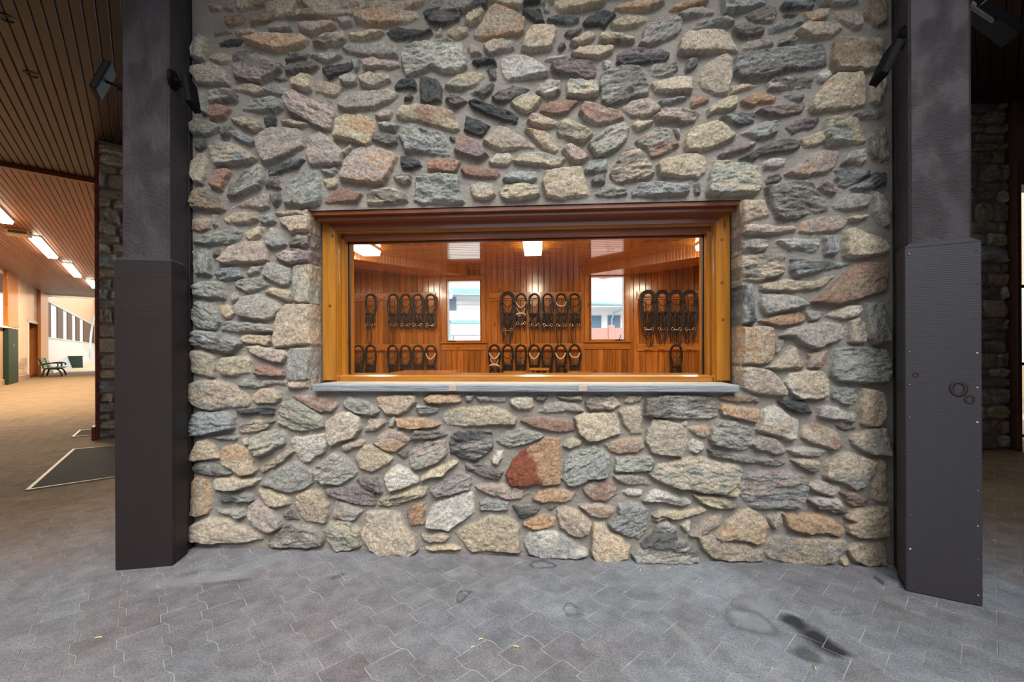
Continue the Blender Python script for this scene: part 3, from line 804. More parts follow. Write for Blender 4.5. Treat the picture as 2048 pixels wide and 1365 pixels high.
GREYW = (166, 160, 150)
for k_ in PAL:
    f_ = .18 if k_ in 'rovd' else .03 if k_ == 'R' else .30
    PAL[k_] = tuple(a_ * (1 - f_) + b_ * f_ * (1.0 if k_ not in 'dkv' else .72) for a_, b_ in zip(PAL[k_], GREYW))
def stone_mat(name):
    m = NT(name); v = m.coord(); a = m.attr('Col')
    n1 = m.noise(v, 150, 5, 0.8); n2 = m.noise(v, 48, 5, 0.7); n3 = m.noise(v, 16, 3, 0.6)
    s1 = m.remap(n1, 0.33, 0.67, 0.40, 1.60); s2 = m.remap(n2, 0.32, 0.68, 0.70, 1.30); s3 = m.remap(n3, 0.3, 0.7, 0.90, 1.10)
    k = m.math('MULTIPLY', m.math('MULTIPLY', s1, s2), s3)
    km = m.remap(n2, 0.3, 0.7, 0.9, 1.08)      # mortar is smoother
    kk = m.new('ShaderNodeMix'); m.link(a.outputs['Alpha'], kk.inputs[0]); m.link(km, kk.inputs[2]); m.link(k, kk.inputs[3])
    cc = m.new('ShaderNodeCombineXYZ')
    for i in range(3): m.link(kk.outputs[0], cc.inputs[i])
    m.base(m.mix(1.0, a.outputs['Color'], cc.outputs[0], 'MULTIPLY'))
    m.set(Roughness=0.88, Specular_IOR_Level=0.3)
    b1 = m.bump(n2, 0.8, 0.010); b2 = m.bump(n1, 0.7, 0.005, b1)
    m.link(b2, m.b.inputs['Normal'])
    return m.m
M_STONE = stone_mat('fieldstone_and_mortar')

def poly_sd(X, Z, poly):
    """signed distance, positive inside"""
    d2 = np.full(X.shape, 1e9); ins = np.zeros(X.shape, bool)
    n = len(poly)
    for i in range(n):
        ax, az = poly[i]; bx, bz = poly[(i + 1) % n]
        ex, ez = bx - ax, bz - az
        t = np.clip(((X - ax) * ex + (Z - az) * ez) / (ex * ex + ez * ez + 1e-12), 0, 1)
        dx, dz = X - ax - t * ex, Z - az - t * ez
        d2 = np.minimum(d2, dx * dx + dz * dz)
        c = ((az > Z) != (bz > Z))
        with np.errstate(divide='ignore', invalid='ignore'):
            xi = ax + (Z - az) / (bz - az) * ex
        ins ^= c & (X < xi)
    d = np.sqrt(d2)
    return np.where(ins, d, -d)

def stone_field(us, zs, stones, seed=1):
    U, Z = np.meshgrid(us, zs)
    wu = U + (fbm(U * 26, Z * 26, seed + 50, 3) - .5) * 0.016; wz = Z + (fbm(U * 26, Z * 26, seed + 60, 3) - .5) * 0.016
    # mortar: wavy, smeared up to the stones
    H = (fbm(U * 5, Z * 5, seed, 3) - .5) * 0.012 + (fbm(U * 30, Z * 60, seed + 5, 3) - .5) * 0.006
    mc = np.array(lin(MORTAR)); mv = 0.86 + 0.28 * fbm(U * 7, Z * 9, seed + 9, 3)
    C = mc[None, None, :] * mv[..., None] * np.ones(U.shape + (1,)); A = np.zeros(U.shape)
    rs = np.random.RandomState(seed)
    du = us[1] - us[0]; dz = zs[1] - zs[0]
    for k, (code, poly) in enumerate(stones):
        P = np.array(poly); x0, z0 = P.min(0) - 0.03; x1, z1 = P.max(0) + 0.03
        i0, i1 = np.searchsorted(us, [x0, x1]); j0, j1 = np.searchsorted(zs, [z0, z1])
        rnd = rs.rand(12)
        if i1 - i0 < 2 or j1 - j0 < 2: continue
        sl = (slice(j0, j1), slice(i0, i1))
        X, Y = wu[sl], wz[sl]
        d = poly_sd(X, Y, poly) + 0.006
        c = P.mean(0); q = P - c
        ang = 0.5 * math.atan2(2 * (q[:, 0] * q[:, 1]).mean(), (q[:, 0] ** 2).mean() - (q[:, 1] ** 2).mean())
        ca, sa = math.cos(ang), math.sin(ang)
        la = (U[sl] - c[0]) * ca + (Z[sl] - c[1]) * sa; lb = -(U[sl] - c[0]) * sa + (Z[sl] - c[1]) * ca
        size = math.sqrt((P[:, 0].max() - P[:, 0].min()) * (P[:, 1].max() - P[:, 1].min()))
        main = code[0]; rough = main in 'kdbGv' or code[-1] in 'kd'
        prot = 0.012 + 0.022 * rnd[0] + min(0.014, size * 0.05)
        ew = 0.006 + 0.010 * rnd[1]
        prof = sstep(-0.003, ew, d)
        dome = 0.010 * (1 - np.exp(-np.maximum(d, 0) / 0.045))
        tilt = np.clip((U[sl] - c[0]) * (rnd[2] - .5) * .28 + (Z[sl] - c[1]) * (rnd[3] - .62) * .34, -.018, .018)
        if rough:
            wl = lb + (fbm(la * 12, lb * 12, seed + k + 2, 3) - .5) * .05
            lay = fbm(la * 11 + rnd[4] * 50, wl * 34 + rnd[5] * 50, seed + k, 4, .62)
            lay = np.round(lay * 6) / 6 * .5 + lay * .5
            rg = (lay - .5) * 0.038 + (fbm(la * 30, lb * 75, seed + k + 7, 3) - .5) * 0.014
        else:
            fac = np.abs(fbm(la * 7 + rnd[6] * 40, lb * 11 + rnd[7] * 40, seed + k, 3) - .5)
            rg = (fac - .12) * 0.035 + (fbm(la * 45, lb * 60, seed + k + 3, 3, .65) - .5) * 0.012
        h = -0.004 + prof * (prot + 0.004 + dome + tilt + rg)
        m = d > -0.004
        Hs = H[sl]; up = m & (h > Hs)
        # colour of the stone itself: two minerals mixed in patches or bands
        c1 = np.array(lin(PAL[code[0]])); c2 = np.array(lin(PAL[code[1]])) if len(code) > 1 else c1 * np.array([1.10, 1.04, .97]) if rnd[8] > .5 else c1 * np.array([.86, .90, .95])
        fr = (6, 13) if rnd[9] > .4 else (5, 24)
        mixn = fbm(la * fr[0] + rnd[10] * 30, lb * fr[1] + rnd[11] * 30, seed + k + 11, 4, .6)
        t = sstep(.42, .62, mixn)[..., None]
        if main == 'R': t = sstep(.01, .05, (U[sl] - c[0]) * .9 + (Z[sl] - c[1]) * .35 + (mixn - .5) * .1)[..., None]
        if len(code) > 1: t = t * .85
        cl = c1 * (1 - t) + c2 * t
        if rough:
            dk = sstep(.54, .74, fbm(la * 22, lb * 42, seed + k + 23, 4, .68))[..., None] * (.5 if main in 'kd' else .35)
            cl = cl * (1 - dk) + np.array(lin((58, 60, 62))) * dk
        else:
            fk = sstep(.60, .78, fbm(la * 60, lb * 60, seed + k + 31, 2))[..., None] * .35
            cl = cl * (1 - fk) + np.array(lin((105, 98, 88))) * fk
        cl = cl * (0.90 + 0.2 * rnd[0])
        edge = sstep(-0.002, 0.003, d)[..., None]
        Cs = C[sl]; Cs[up] = (Cs * (1 - edge) + cl * edge)[up]
        As = A[sl]; As[up] = edge[..., 0][up]
        Hs[up] = h[up]
    return U, Z, H, np.concatenate([C, A[..., None]], -1)

stones = []
cur = (0, 0)
for ln in STONES.strip().splitlines():
    ln = ln.strip()
    if ln[0] == '@': cur = tuple(float(x) for x in ln[1:].split(',')); continue
    p = ln.split()
    poly = []
    for q in p[1:]:
        a, b = q.split(','); poly.append(W(cur[0] + float(a) * 10 / 5.12, cur[1] + float(b) * 10 / 5.12))
    stones.append((p[0], poly))
# the courses above the picture: more of the same fieldstone up to the ceiling
zt = W(1080, 2)[1]
extra = []
for code, poly in stones:
    zz = sum(p[1] for p in poly) / len(poly)
    if zz < 0.62:
        extra.append((code, [(-p[0] * 0.98 + 0.25, p[1] + zt - 0.03) for p in poly]))
stones += [e for e in extra]

uL, uR = W(621, 600)[0], W(1483, 600)[0]
zB, zT = 1.075, W(1045, 411)[1]
UW0, UW1 = W(372, 700)[0], W(1796, 700)[0]
HS = 0.005
nm = round((uR - uL) / HS); hu = (uR - uL) / nm
us = uL + hu * np.arange(-math.ceil((uL - UW0) / hu), nm + math.ceil((UW1 - uR) / hu) + 1)
nz = round((zT - zB) / HS); hz = (zT - zB) / nz
ZCEIL = 4.5
zs = zB + hz * np.arange(-math.ceil(zB / hz), nz + math.ceil((ZCEIL - zT) / hz) + 1)
U_, Z_, H_, C_ = stone_field(us, zs, stones, 3)
iL = int(np.argmin(abs(us - uL))); iR = int(np.argmin(abs(us - uR))); jB = int(np.argmin(abs(zs - zB))); jT = int(np.argmin(abs(zs - zT)))
P_ = np.stack([U_, -H_, np.maximum(Z_, 0)], -1)
keep = np.ones((len(zs) - 1, len(us) - 1), bool); keep[jB:jT, iL:iR] = False
wall = bpy.data.objects.new('wall_front', grid_mesh('wall_front', P_, C_, M_STONE, keep)); COL.objects.link(wall)
wall.matrix_world = TACK; struct(wall)

# stone returns at the sides of the window opening
REV = 0.20
for side, ii, sg in (('l', iL, 1), ('r', iR, -1)):
    zz = zs[jB:jT + 1]; t = np.linspace(0, 1, 36)
    h0 = H_[jB:jT + 1, ii]
    inner = max(0, ii - sg * 3) if side == 'l' else ii + 3
    c0 = C_[jB:jT + 1, ii - 4 * sg]; a0 = c0[:, 3]
    V = -h0[:, None] + t[None, :] * (REV + h0[:, None]); Zg = zz[:, None] + 0 * V
    nn = (fbm(Zg * 14, V * 22, 91 + ii, 4, .6) - .45) * 0.03
    fade = sstep(0, 0.02, V + h0[:, None]) * (1 - sstep(0.10, 0.15, V)); fz = sstep(0, .02, Zg - zz[0]) * sstep(0, .02, zz[-1] - Zg)
    Uj = us[ii] + sg * (nn * fade * a0[:, None] * fz) - sg * 0.004 * (1 - a0[:, None]) * fz * fade
    st = (1 - sstep(0.13, 0.165, V + (fbm(Zg * 8, V * 3, 77, 2) - .5) * .04))[..., None] * a0[:, None, None]
    Cj = c0[:, None, :3] * st + np.array(lin(MORTAR)) * (1 - st)
    Cj = np.concatenate([Cj, st], -1)
    Pj = np.stack([Uj, V, Zg], -1)
    if side == 'r': Pj = Pj[:, ::-1]; Cj = Cj[:, ::-1]
    j = bpy.data.objects.new('stone_reveal', grid_mesh('stone_reveal', Pj, Cj, M_STONE)); COL.objects.link(j); j.parent = wall

def random_courses(w, h, seed, pal, cmin=.10, cmax=.26):
    rs = random.Random(seed); out = []; z = 0.02
    while z < h - .05:
        ch = rs.uniform(cmin, cmax); u = -rs.random() * .1
        while u < w:
            cw = rs.uniform(.14, .42); g = .014
            j = lambda s=.022: rs.uniform(-s, s)
            poly = [(u + g + abs(j()), z + g + j(.015)), (u + cw / 2, z + g + j(.02)), (u + cw - g - abs(j()), z + g + j(.015)), (u + cw - g, z + ch * .5 + j()),
                    (u + cw - g - abs(j(.05)), z + ch - g - abs(j())), (u + cw / 2, z + ch - g + j(.02)), (u + g + abs(j(.05)), z + ch - g - abs(j())), (u + g, z + ch * .5)]
            out.append((rs.choice(pal), poly)); u += cw
        z += ch
    return out
def stone_panel(name, w, h, seed, step, pal):
    us = np.arange(0, w + step, step); zs = np.arange(0, h + step, step)
    U, Z, H, C = stone_field(us, zs, random_courses(w, h, seed, pal), seed)
    C[..., :3] *= np.where(C[..., 3:] > .5, 1.0, .55)
    return grid_mesh(name, np.stack([U, -H, Z], -1), C, M_STONE)
# ================================================================== picture window in the stone wall
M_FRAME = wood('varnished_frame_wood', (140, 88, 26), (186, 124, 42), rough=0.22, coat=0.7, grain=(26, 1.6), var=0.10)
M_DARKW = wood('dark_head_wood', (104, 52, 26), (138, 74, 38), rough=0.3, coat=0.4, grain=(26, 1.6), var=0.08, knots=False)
M_PLUG = plain('wood_plug_brown', (92, 62, 30), 0.5)
M_BLACK = plain('black_gasket', (16, 15, 15), 0.5)
M_SILL = None
def sill_mat():
    m = NT('blue_grey_slate'); v = m.coord()
    vv = m.mapping(v, (1.5, 6, 34))
    n = m.noise(vv, 3.0, 6, 0.65); f = m.noise(v, 160, 3)
    c = m.mix(m.remap(n, .3, .7, 0, 1), rgba((132, 142, 152)), rgba((182, 188, 194)))
    c = m.mix(m.remap(f, .45, .75, 0, .35), c, rgba((86, 92, 100)))
    m.base(c); m.set(Roughness=.75)
    m.link(m.bump(n, 1.0, .02), m.b.inputs['Normal']); return m.m
M_SILL = sill_mat()
M_SILLTOP = plain('mortar_pale', (170, 160, 148), .9, var=.08)

def glass_mat(graze=0.9):
    m = NT('window_glass')
    lw = m.new('ShaderNodeLayerWeight'); lw.inputs['Blend'].default_value = 0.5
    fr = m.math('ADD', m.math('MULTIPLY', m.math('POWER', lw.outputs['Facing'], 5.0), graze), 0.04)
    tr = m.new('ShaderNodeBsdfTransparent'); tr.inputs[0].default_value = (1, 1, 1, 1)
    gl = m.new('ShaderNodeBsdfGlossy'); gl.inputs['Roughness'].default_value = 0.0
    mx = m.new('ShaderNodeMixShader'); m.link(fr, mx.inputs[0]); m.link(tr.outputs[0], mx.inputs[1]); m.link(gl.outputs[0], mx.inputs[2])
    m.link(mx.outputs[0], m.out.inputs['Surface']); return m.m
M_GLASS = glass_mat()

VC = 0.13   # front of the casing behind the stone face
cLo, cLi = W(645, 600, VC)[0], W(671, 600, VC)[0]
cRi, cRo = W(1433, 600, VC)[0], W(1460, 600, VC)[0]
cTo, cTi = W(1045, 431, VC)[1], W(1045, 454, VC)[1]
zS = W(1045, 761, VC)[1]
w1 = tack_empty('window_1', 0, 0); struct(w1)
m = MB()
def mitre(mb, pts, y0, y1, axis, q):
    """casing board: polygon in x,z extruded in y"""
    n = len(pts)
    vs = [(p[0], y0, p[1]) for p in pts] + [(p[0], y1, p[1]) for p in pts]
    fs = [tuple(range(n)), tuple(range(n, 2 * n))[::-1]] + [(i, n + i, n + (i + 1) % n, (i + 1) % n) for i in range(n)]
    mb.faces(vs, fs, (q, q, q), 0, False, None, axis)
for nm_, pts, ax, q in (('casing', [(cLo, zS), (cLi, zS), (cLi, cTi), (cLo, cTo)], 2, .5), ('casing', [(cRi, zS), (cRo, zS), (cRo, cTo), (cRi, cTi)], 2, .62)):
    m = MB(); mitre(m, pts, VC, VC + .045, ax, q); m.build('casing', M_FRAME, w1)
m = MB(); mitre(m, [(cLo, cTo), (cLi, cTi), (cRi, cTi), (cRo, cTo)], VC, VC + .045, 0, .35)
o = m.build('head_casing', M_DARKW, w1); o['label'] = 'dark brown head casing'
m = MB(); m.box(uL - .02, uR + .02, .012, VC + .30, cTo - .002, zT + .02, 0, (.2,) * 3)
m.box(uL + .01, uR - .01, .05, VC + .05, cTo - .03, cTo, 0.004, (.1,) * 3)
o = m.build('soffit_board', M_DARKW, w1); o['label'] = 'lintel board toned dark for its shadow'  # soffit colour holds the shadow under the lintel
# jamb liners, stops
VG = 0.285
iL_, iR_ = cLi + .028, cRi - .028
iT = cTi - .045
m = MB(); m.box(cLi - .03, cLi + .006, VC + .02, .42, zS - .02, cTi + .03, .002, (.3,) * 3); m.box(cRi - .006, cRi + .03, VC + .02, .42, zS - .02, cTi + .03, .002, (.45,) * 3)
m.box(cLi - .02, cRi + .02, VC + .02, .42, cTi - .006, cTi + .03, .002, (.2,) * 3)
m.build('jamb_liner', M_FRAME, w1)
for a, b in ((cLi, iL_), (iR_, cRi)):
    m = MB(); m.box(a, b, VG - .075, VG - .012, zS, cTi - .004, .006, (.45,) * 3)
    m.box(cLi if a == cLi else cRi - .012, cLi + .012 if a == cLi else cRi, VG + .012, VG + .07, zS, cTi - .004, .004, (.6,) * 3); m.build('stop_bead', M_FRAME, w1)
m = MB(); m.box(cLi, cRi, VG - .075, VG - .012, iT, cTi - .004, .006, (.3,) * 3); m.box(cLi, cRi, VG + .012, VG + .07, iT, cTi - .004, .006, (.3,) * 3); m.build('stop_bead', M_DARKW, w1)
# bottom rail with bevelled top
zR = W(1045, 749, VG - .02)[1]
m = MB(); vs = []
prof = [(VG - .11, zS - .01), (VG - .11, zS + .022), (VG - .07, zR), (VG - .012, zR), (VG - .012, zS - .01)]
mp = [(p[0], p[1]) for p in prof]
m.faces([(cLi + .0, p[0], p[1]) for p in prof] + [(cRi, p[0], p[1]) for p in prof], [(0, 1, 2, 3, 4)[::-1], (5, 6, 7, 8, 9)] + [(i, (i + 1) % 5, 5 + (i + 1) % 5, 5 + i)[::1] for i in range(5)], (.7,) * 3, 0, False, None, 0)
m.box(cLi, cRi, VG + .012, VG + .10, zS - .02, zR + .004, .004, (.6,) * 3)
m.build('bottom_rail', M_FRAME, w1)
g = 0.006
m = MB(); m.box(iL_ - .012, iL_ + g, VG - .012, VG + .012, zR - .01, iT + .01); m.box(iR_ - g, iR_ + .012, VG - .012, VG + .012, zR - .01, iT + .01); m.box(iL_, iR_, VG - .012, VG + .012, iT - g, iT + .012); m.box(iL_, iR_, VG - .012, VG + .012, zR - .012, zR + .002)
m.build('gasket', M_BLACK, w1)
m = MB(); m.box(iL_, iR_, VG - .003, VG + .003, zR, iT); m.build('glass_pane', M_GLASS, w1)
for px, py in ((665, 472), (660, 612), (1444, 480), (1444, 566), (1446, 640)):
    u, z = W(px, py, VC)
    m = MB(); m.cyl((u, VC + .01, z), (u, VC - .002, z), .011, .010, 14); m.build('wood_plug', M_PLUG, w1)
# stone sill : three slabs with mortar joints
zs0, zs1 = W(1050, 784.5, -.06)[1], W(1050, 770.5, -.06)[1]
sx = [W(624, 778, -.06)[0], W(898, 778, -.06)[0], W(912, 778, -.06)[0], W(1158, 778, -.06)[0], W(1174, 778, -.06)[0], W(1480, 778, -.06)[0]]
sill = empty('sill'); sill.parent = w1
for k in (0, 2, 4):
    m = MB(); m.box(sx[k], sx[k + 1], -.062, .26, zs0, zs1, .006, axis=0); m.build('sill_slab', M_SILL, sill)
for k in (1, 3):
    m = MB(); m.box(sx[k] - .004, sx[k + 1] + .004, -.058, .26, zs0 + .003, zs1 - .002, .003); m.build('sill_joint', M_SILLTOP, sill)
m = MB(); m.box(sx[0] + .05, sx[5] - .03, -.03, .3, zs1 - .004, zs1 + .004, .002); m.build('mortar_bed', M_SILLTOP, sill)

# ================================================================== tack room
M_PINE = wood('varnished_pine_boards', (122, 72, 26), (190, 124, 52), rough=0.2, coat=0.6, grain=(30, 1.8), var=0.34, coat_rough=0.12)
M_PINE2 = wood('varnished_pine_trim', (146, 88, 34), (196, 130, 58), rough=0.26, coat=0.4, grain=(28, 1.8), var=0.12)
M_CEILW = wood('glossy_pine_ceiling', (140, 86, 32), (186, 124, 50), rough=0.14, coat=1.0, grain=(30, 1.8), var=0.2, coat_rough=0.03)
M_WHITE = plain('white_enamel', (225, 222, 214), 0.4)
M_LAMP = glow('lamp_diffuser', (1.0, 0.88, 0.66), 9.0)

VB = (Vector((0, 6.0, 0)) - O).dot(VDIR) - 0.0      # back wall about six metres from the camera
VF = 0.44
ZC = 2.475
r0, r1 = -2.75, 3.05
q0, q1 = -2.42, 2.42
T0 = tack_empty('x', 0, 0); T0.name = 'tmp'
def wtack(name): 
    o = tack_empty(name, 0, 0); return struct(o)
bpy.data.objects.remove(T0)

def back(px, py): return W(px, py, VB)
win = []
for (x0, x1, y0, y1) in ((893, 963, 561, 683), (1178, 1250, 552, 681)):
    a = back(x0, y0); b = back(x1, y1); win.append((a[0], b[0], b[1], a[1]))
m = MB()
m.boards((r0, VB, 0), (1, 0, 0), (0, 0, 1), (0, -1, 0), r1 - r0, ZC, .083, .010, .006, holes=[(w[0] - r0, w[1] - r0, w[2], w[3]) for w in win])
wb = m.build('wall_back', M_PINE); wb.matrix_world = TACK; struct(wb)
m = MB()
dl = Vector((r0 - q0, VB - VF, 0)); m.boards((q0, VF, 0), dl, (0, 0, 1), (dl.y, -dl.x, 0), dl.length, ZC, .083, .010, .006); o = m.build('wall_left', M_PINE); o.matrix_world = TACK; struct(o)
m = MB()
dr = Vector((q1 - r1, VF - VB, 0)); m.boards((r1, VB, 0), dr, (0, 0, 1), (dr.y, -dr.x, 0), dr.length, ZC, .083, .010, .006); o = m.build('wall_right', M_PINE); o.matrix_world = TACK; struct(o)
m = MB()
for (a, b, c, d) in ((q0, uL - .0, 0, ZC), (uR, q1, 0, ZC), (uL, uR, 0, zS - .01), (uL, uR, cTi + .02, ZC)):
    m.boards((b, VF, c), (-1, 0, 0), (0, 0, 1), (0, 1, 0), b - a, d - c, .083, .010, .006)
o = m.build('wall_inside', M_PINE); o.matrix_world = TACK; struct(o)
m = MB()
v_ = VB
while v_ > VF + .01:
    f_ = (v_ - VF) / (VB - VF); a_, b_ = q0 + (r0 - q0) * f_, q1 + (r1 - q1) * f_
    m.boards((a_, v_, ZC), (0, -1, 0), (1, 0, 0), (0, 0, -1), min(.083, v_ - VF), b_ - a_, .083, .004, .006, spread=.8); v_ -= .083
o = m.build('ceiling', M_CEILW); o.matrix_world = TACK; struct(o)
m = MB(); m.boards((q0 + .02, VF, 0.02), (1, 0, 0), (0, 1, 0), (0, 0, 1), q1 - q0 - .04, VB - VF, .12, .003, .003)
o = m.build('floor', M_PINE2); o.matrix_world = TACK; struct(o)
# outer shell so that no daylight leaks in
m = MB(); m.prism([(q0 - .05, VF - .1), (q1 + .05, VF - .1), (r1 + .05, VB + .14), (r0 - .05, VB + .14)], ZC + .05, ZC + .2)
for a_, b_ in ((q0, r0), (q1, r1)):
    g_ = math.copysign(.03, a_); m.prism([(a_ + g_, VF - .1), (b_ + g_, VB + .1), (b_ + 3 * g_, VB + .1), (a_ + 3 * g_, VF - .1)], 0, ZC + .2)
m.box(UW0, UW1, .43, .60, zT + .1, ZCEIL); m.box(UW0, uL - .02, .03, .43, 0, ZCEIL); m.box(uR + .02, UW1, .03, .43, 0, ZCEIL); m.box(uL - .02, uR + .02, .03, .43, 0, zs0 - .005); m.box(uL - .02, uR + .02, .03, .43, zT + .03, ZCEIL)
o = m.build('wall_core', M_SILLTOP); o.matrix_world = TACK; struct(o)
m = MB(); yb0, yb1 = VB + .012, VB + .13
w0_, w1_ = win
for (a, b, c, d) in ((r0 - .05, w0_[0] - .04, 0, ZC + .1), (w0_[1] + .04, w1_[0] - .04, 0, ZC + .1), (w1_[1] + .04, r1 + .05, 0, ZC + .1), (w0_[0] - .04, w0_[1] + .04, 0, w0_[2] - .04), (w0_[0] - .04, w0_[1] + .04, w0_[3] + .04, ZC + .1), (w1_[0] - .04, w1_[1] + .04, 0, w1_[2] - .04), (w1_[0] - .04, w1_[1] + .04, w1_[3] + .04, ZC + .1)):
    m.box(a, b, yb0, yb1, c, d)
o = m.build('wall_outer', M_SILLTOP); o.matrix_world = TACK; struct(o)

# boarded bulkheads running into both far corners
def bulkhead(x0, y0, d0, x1, y1, d1):
    p0 = TACK.inverted() @ atdepth(x0, y0, d0); p1 = TACK.inverted() @ atdepth(x1, y1, d1)
    z = (p0.z + p1.z) / 2; a = Vector((p0.x, p0.y, z)); b = Vector((p1.x, p1.y, z))
    if a.x > b.x: a, b = b, a
    m = MB(); L = (b - a); n = Vector((L.y, -L.x, 0)).normalized()
    m.boards(a, L, (0, 0, 1), n, L.length, ZC - z, .04, .004, .004, spread=.4)
    back_ = (-n) * .5
    m.face([a, b, b + back_, a + back_][::-1], [(0, 0), (0, 1), (1, 1), (1, 0)])
    return m.build('trim_bulkhead', M_PINE2)
for k, args in enumerate(((650, 513, 4.62, 935, 549, 5.97), (1470, 505, 4.45, 1165, 549, 5.87))):
    o = bulkhead(*args); o.name = 'trim_%d' % (k + 1); o.matrix_world = TACK; struct(o)
# corner boards and crown
m = MB()
for px in (978, 1165):
    u = back(px, 600)[0]; m.box(u - .02, u + .02, VB - .012, VB, 0, ZC, .003)
u = back(752, 600)[0]; m.box(u - .012, u + .012, VB - .014, VB, 0, ZC, .004)
zc = back(1050, 534)[1]; m.box(back(978, 600)[0], back(1165, 600)[0], VB - .02, VB, zc - .02, ZC - .002, .004)
m.box(back(690, 600)[0], back(752, 600)[0], VB - .02, VB, back(720, 536)[1], back(720, 530)[1], .004)
o = m.build('trim_3', M_PINE2); o.matrix_world = TACK; struct(o)

# ---- the two small windows of the back wall
for k, (a, b, c, d) in enumerate(win):
    e = wtack('window_%d' % (k + 2))
    f = .014
    m = MB(); t = .065
    m.box(a - t, a, VB - .018, VB, c - .02, d + t, .004); m.box(b, b + t, VB - .018, VB, c - .02, d + t, .004); m.box(a - t, b + t, VB - .02, VB, d, d + t, .004)
    m.build('casing', M_PINE2, e)
    m = MB(); m.box(a - .01, a + f, VB, VB + .12, c - .01, d + .01); m.box(b - f, b + .01, VB, VB + .12, c - .01, d + .01); m.box(a, b, VB, VB + .12, d - f, d + .01); m.box(a, b, VB, VB + .12, c - .01, c + f)
    m.build('window_frame', M_PINE2, e)
    m = MB(); m.box(a + f, b - f, VB + .06, VB + .064, c + f, d - f); m.build('glass_pane', M_GLASS, e)
    m = MB(); m.box(a - t - .02, b + t + .02, VB - .05, VB + .02, c - .03, c - .008, .005); m.build('window_sill', M_PINE2, e)
    m = MB(); m.box(a - t - .01, b + t + .01, VB - .016, VB, c - .125, c - .03, .004); m.build('apron_board', M_PINE2, e)
    px, py = ((906, 679), (1238, 677))[k]
    u, z = W(px, py, VB - .02)
    m = MB(); m.box(u - .05, u + .04, VB - .045, VB - .012, c - .008, c + .012, .004); m.tube([(u, VB - .03, c + .01), (u + .01, VB - .05, c + .04), (u + .02, VB - .055, c + .075)], .005, 6)
    m.build('window_crank', M_BLACK, e)

# ---- ceiling lamps of the tack room
def lamp(name, u, v0, v1, label):
    e = tack_empty(name, u, (v0 + v1) / 2, ZC); tag(e, label, 'ceiling light', 'tack room ceiling lights')
    l = (v1 - v0) / 2
    m = MB(); m.box(-.10, .10, -l, l, -.025, 0, .004); m.build('housing', M_WHITE, e)
    m = MB(); m.prism([(-.092, -l + .01), (.092, -l + .01), (.092, l - .01), (-.092, l - .01)], -.075, -.025, top=[(-.1, -l), (.1, -l), (.1, l), (-.1, l)]); m.build('diffuser', M_LAMP, e)
    L = bpy.data.lights.new(name + '_glow', 'AREA'); L.shape = 'RECTANGLE'; L.size = .18; L.size_y = 2 * l; L.energy = TACK_W; L.color = (1.0, .86, .62)
    lo = bpy.data.objects.new('light_source', L); COL.objects.link(lo); lo.parent = e; lo.location = (0, 0, -.085)
    return e
TACK_W = 14.0
iv = TACK.inverted()
p = iv @ atdepth(1066, 497, 4.80); lamp('ceiling_light', p.x, p.y - 1.25, p.y, 'bright lamp on the tack room ceiling, middle one above the bridles')
p = iv @ atdepth(744, 502, 4.78); lamp('ceiling_light', p.x, p.y - 1.25, p.y, 'bright lamp on the tack room ceiling in the upper left corner of the window')
p = iv @ atdepth(1400, 489, 4.60); lamp('ceiling_light', p.x + .05, p.y - 1.25, p.y, 'bright lamp on the tack room ceiling at the upper right corner of the window')

# ---- bridle racks
M_LEATHER = plain('black_leather', (17, 12, 10), 0.38, var=.3, nscale=40, coat=.15)
M_BROWNL = plain('dark_brown_leather', (30, 18, 12), 0.42, var=.3, nscale=40)
M_PALE = plain('pale_leather', (214, 204, 190), 0.5, var=.1)
M_STEEL = plain('steel', (190, 190, 188), 0.25, metallic=1.0, var=.05)
racks = [(690, 872, 587, 601, (716, 742, 764, 787, 812, 836, 862), 'upper board left of the windows', 'upper left'),
         (690, 872, 689, 703, (717, 742, 763, 786, 811, 836, 862), 'lower board left of the windows', 'lower left'),
         (978, 1165, 586, 600, (989, 1015.5, 1042, 1069, 1095, 1122, 1148.5), 'upper board between the two small windows', 'upper middle'),
         (978, 1165, 688, 702, (989, 1016, 1042, 1069, 1095, 1121.5, 1149), 'lower board between the two small windows', 'lower middle'),
         (1273, 1399, 583, 598, (1296, 1324, 1352, 1380), 'upper board right of the windows', 'upper right'),
         (1273, 1399, 688, 702, (1296, 1324, 1352, 1380), 'lower board right of the windows', 'lower right')]
hooks = {}
BD = .022
for (x0, x1, y0, y1, hs, lab, key) in racks:
    a = back(x0, y0); b = back(x1, y1)
    e = tack_empty('bridle_rack', (a[0] + b[0]) / 2, VB, b[1]); cx = (a[0] + b[0]) / 2
    tag(e, 'varnished wooden bridle rack, the %s' % lab, 'bridle rack', 'bridle racks of the tack room')
    m = MB(); m.box(a[0] - cx, b[0] - cx, -BD, -.002, 0, a[1] - b[1], .004, (.8,) * 3); m.build('board', M_PINE2, e)
    for h in hs:
        u, z = W(h, y0 + 6, VB - .05)
        m = MB(); rr = .042; pts = [(math.cos(t) * rr, math.sin(t) * rr) for t in np.linspace(0, math.pi, 11)]
        T = Matrix.Translation((u - cx, -BD, z - b[1] - .035)) @ Matrix.Rotation(R(90), 4, 'X')
        m.prism(pts, 0, .05, (.8,) * 3, M=T); m.build('bridle_bracket', M_PINE2, e)
        hooks[(key, h)] = (u, z - .035 + .042)

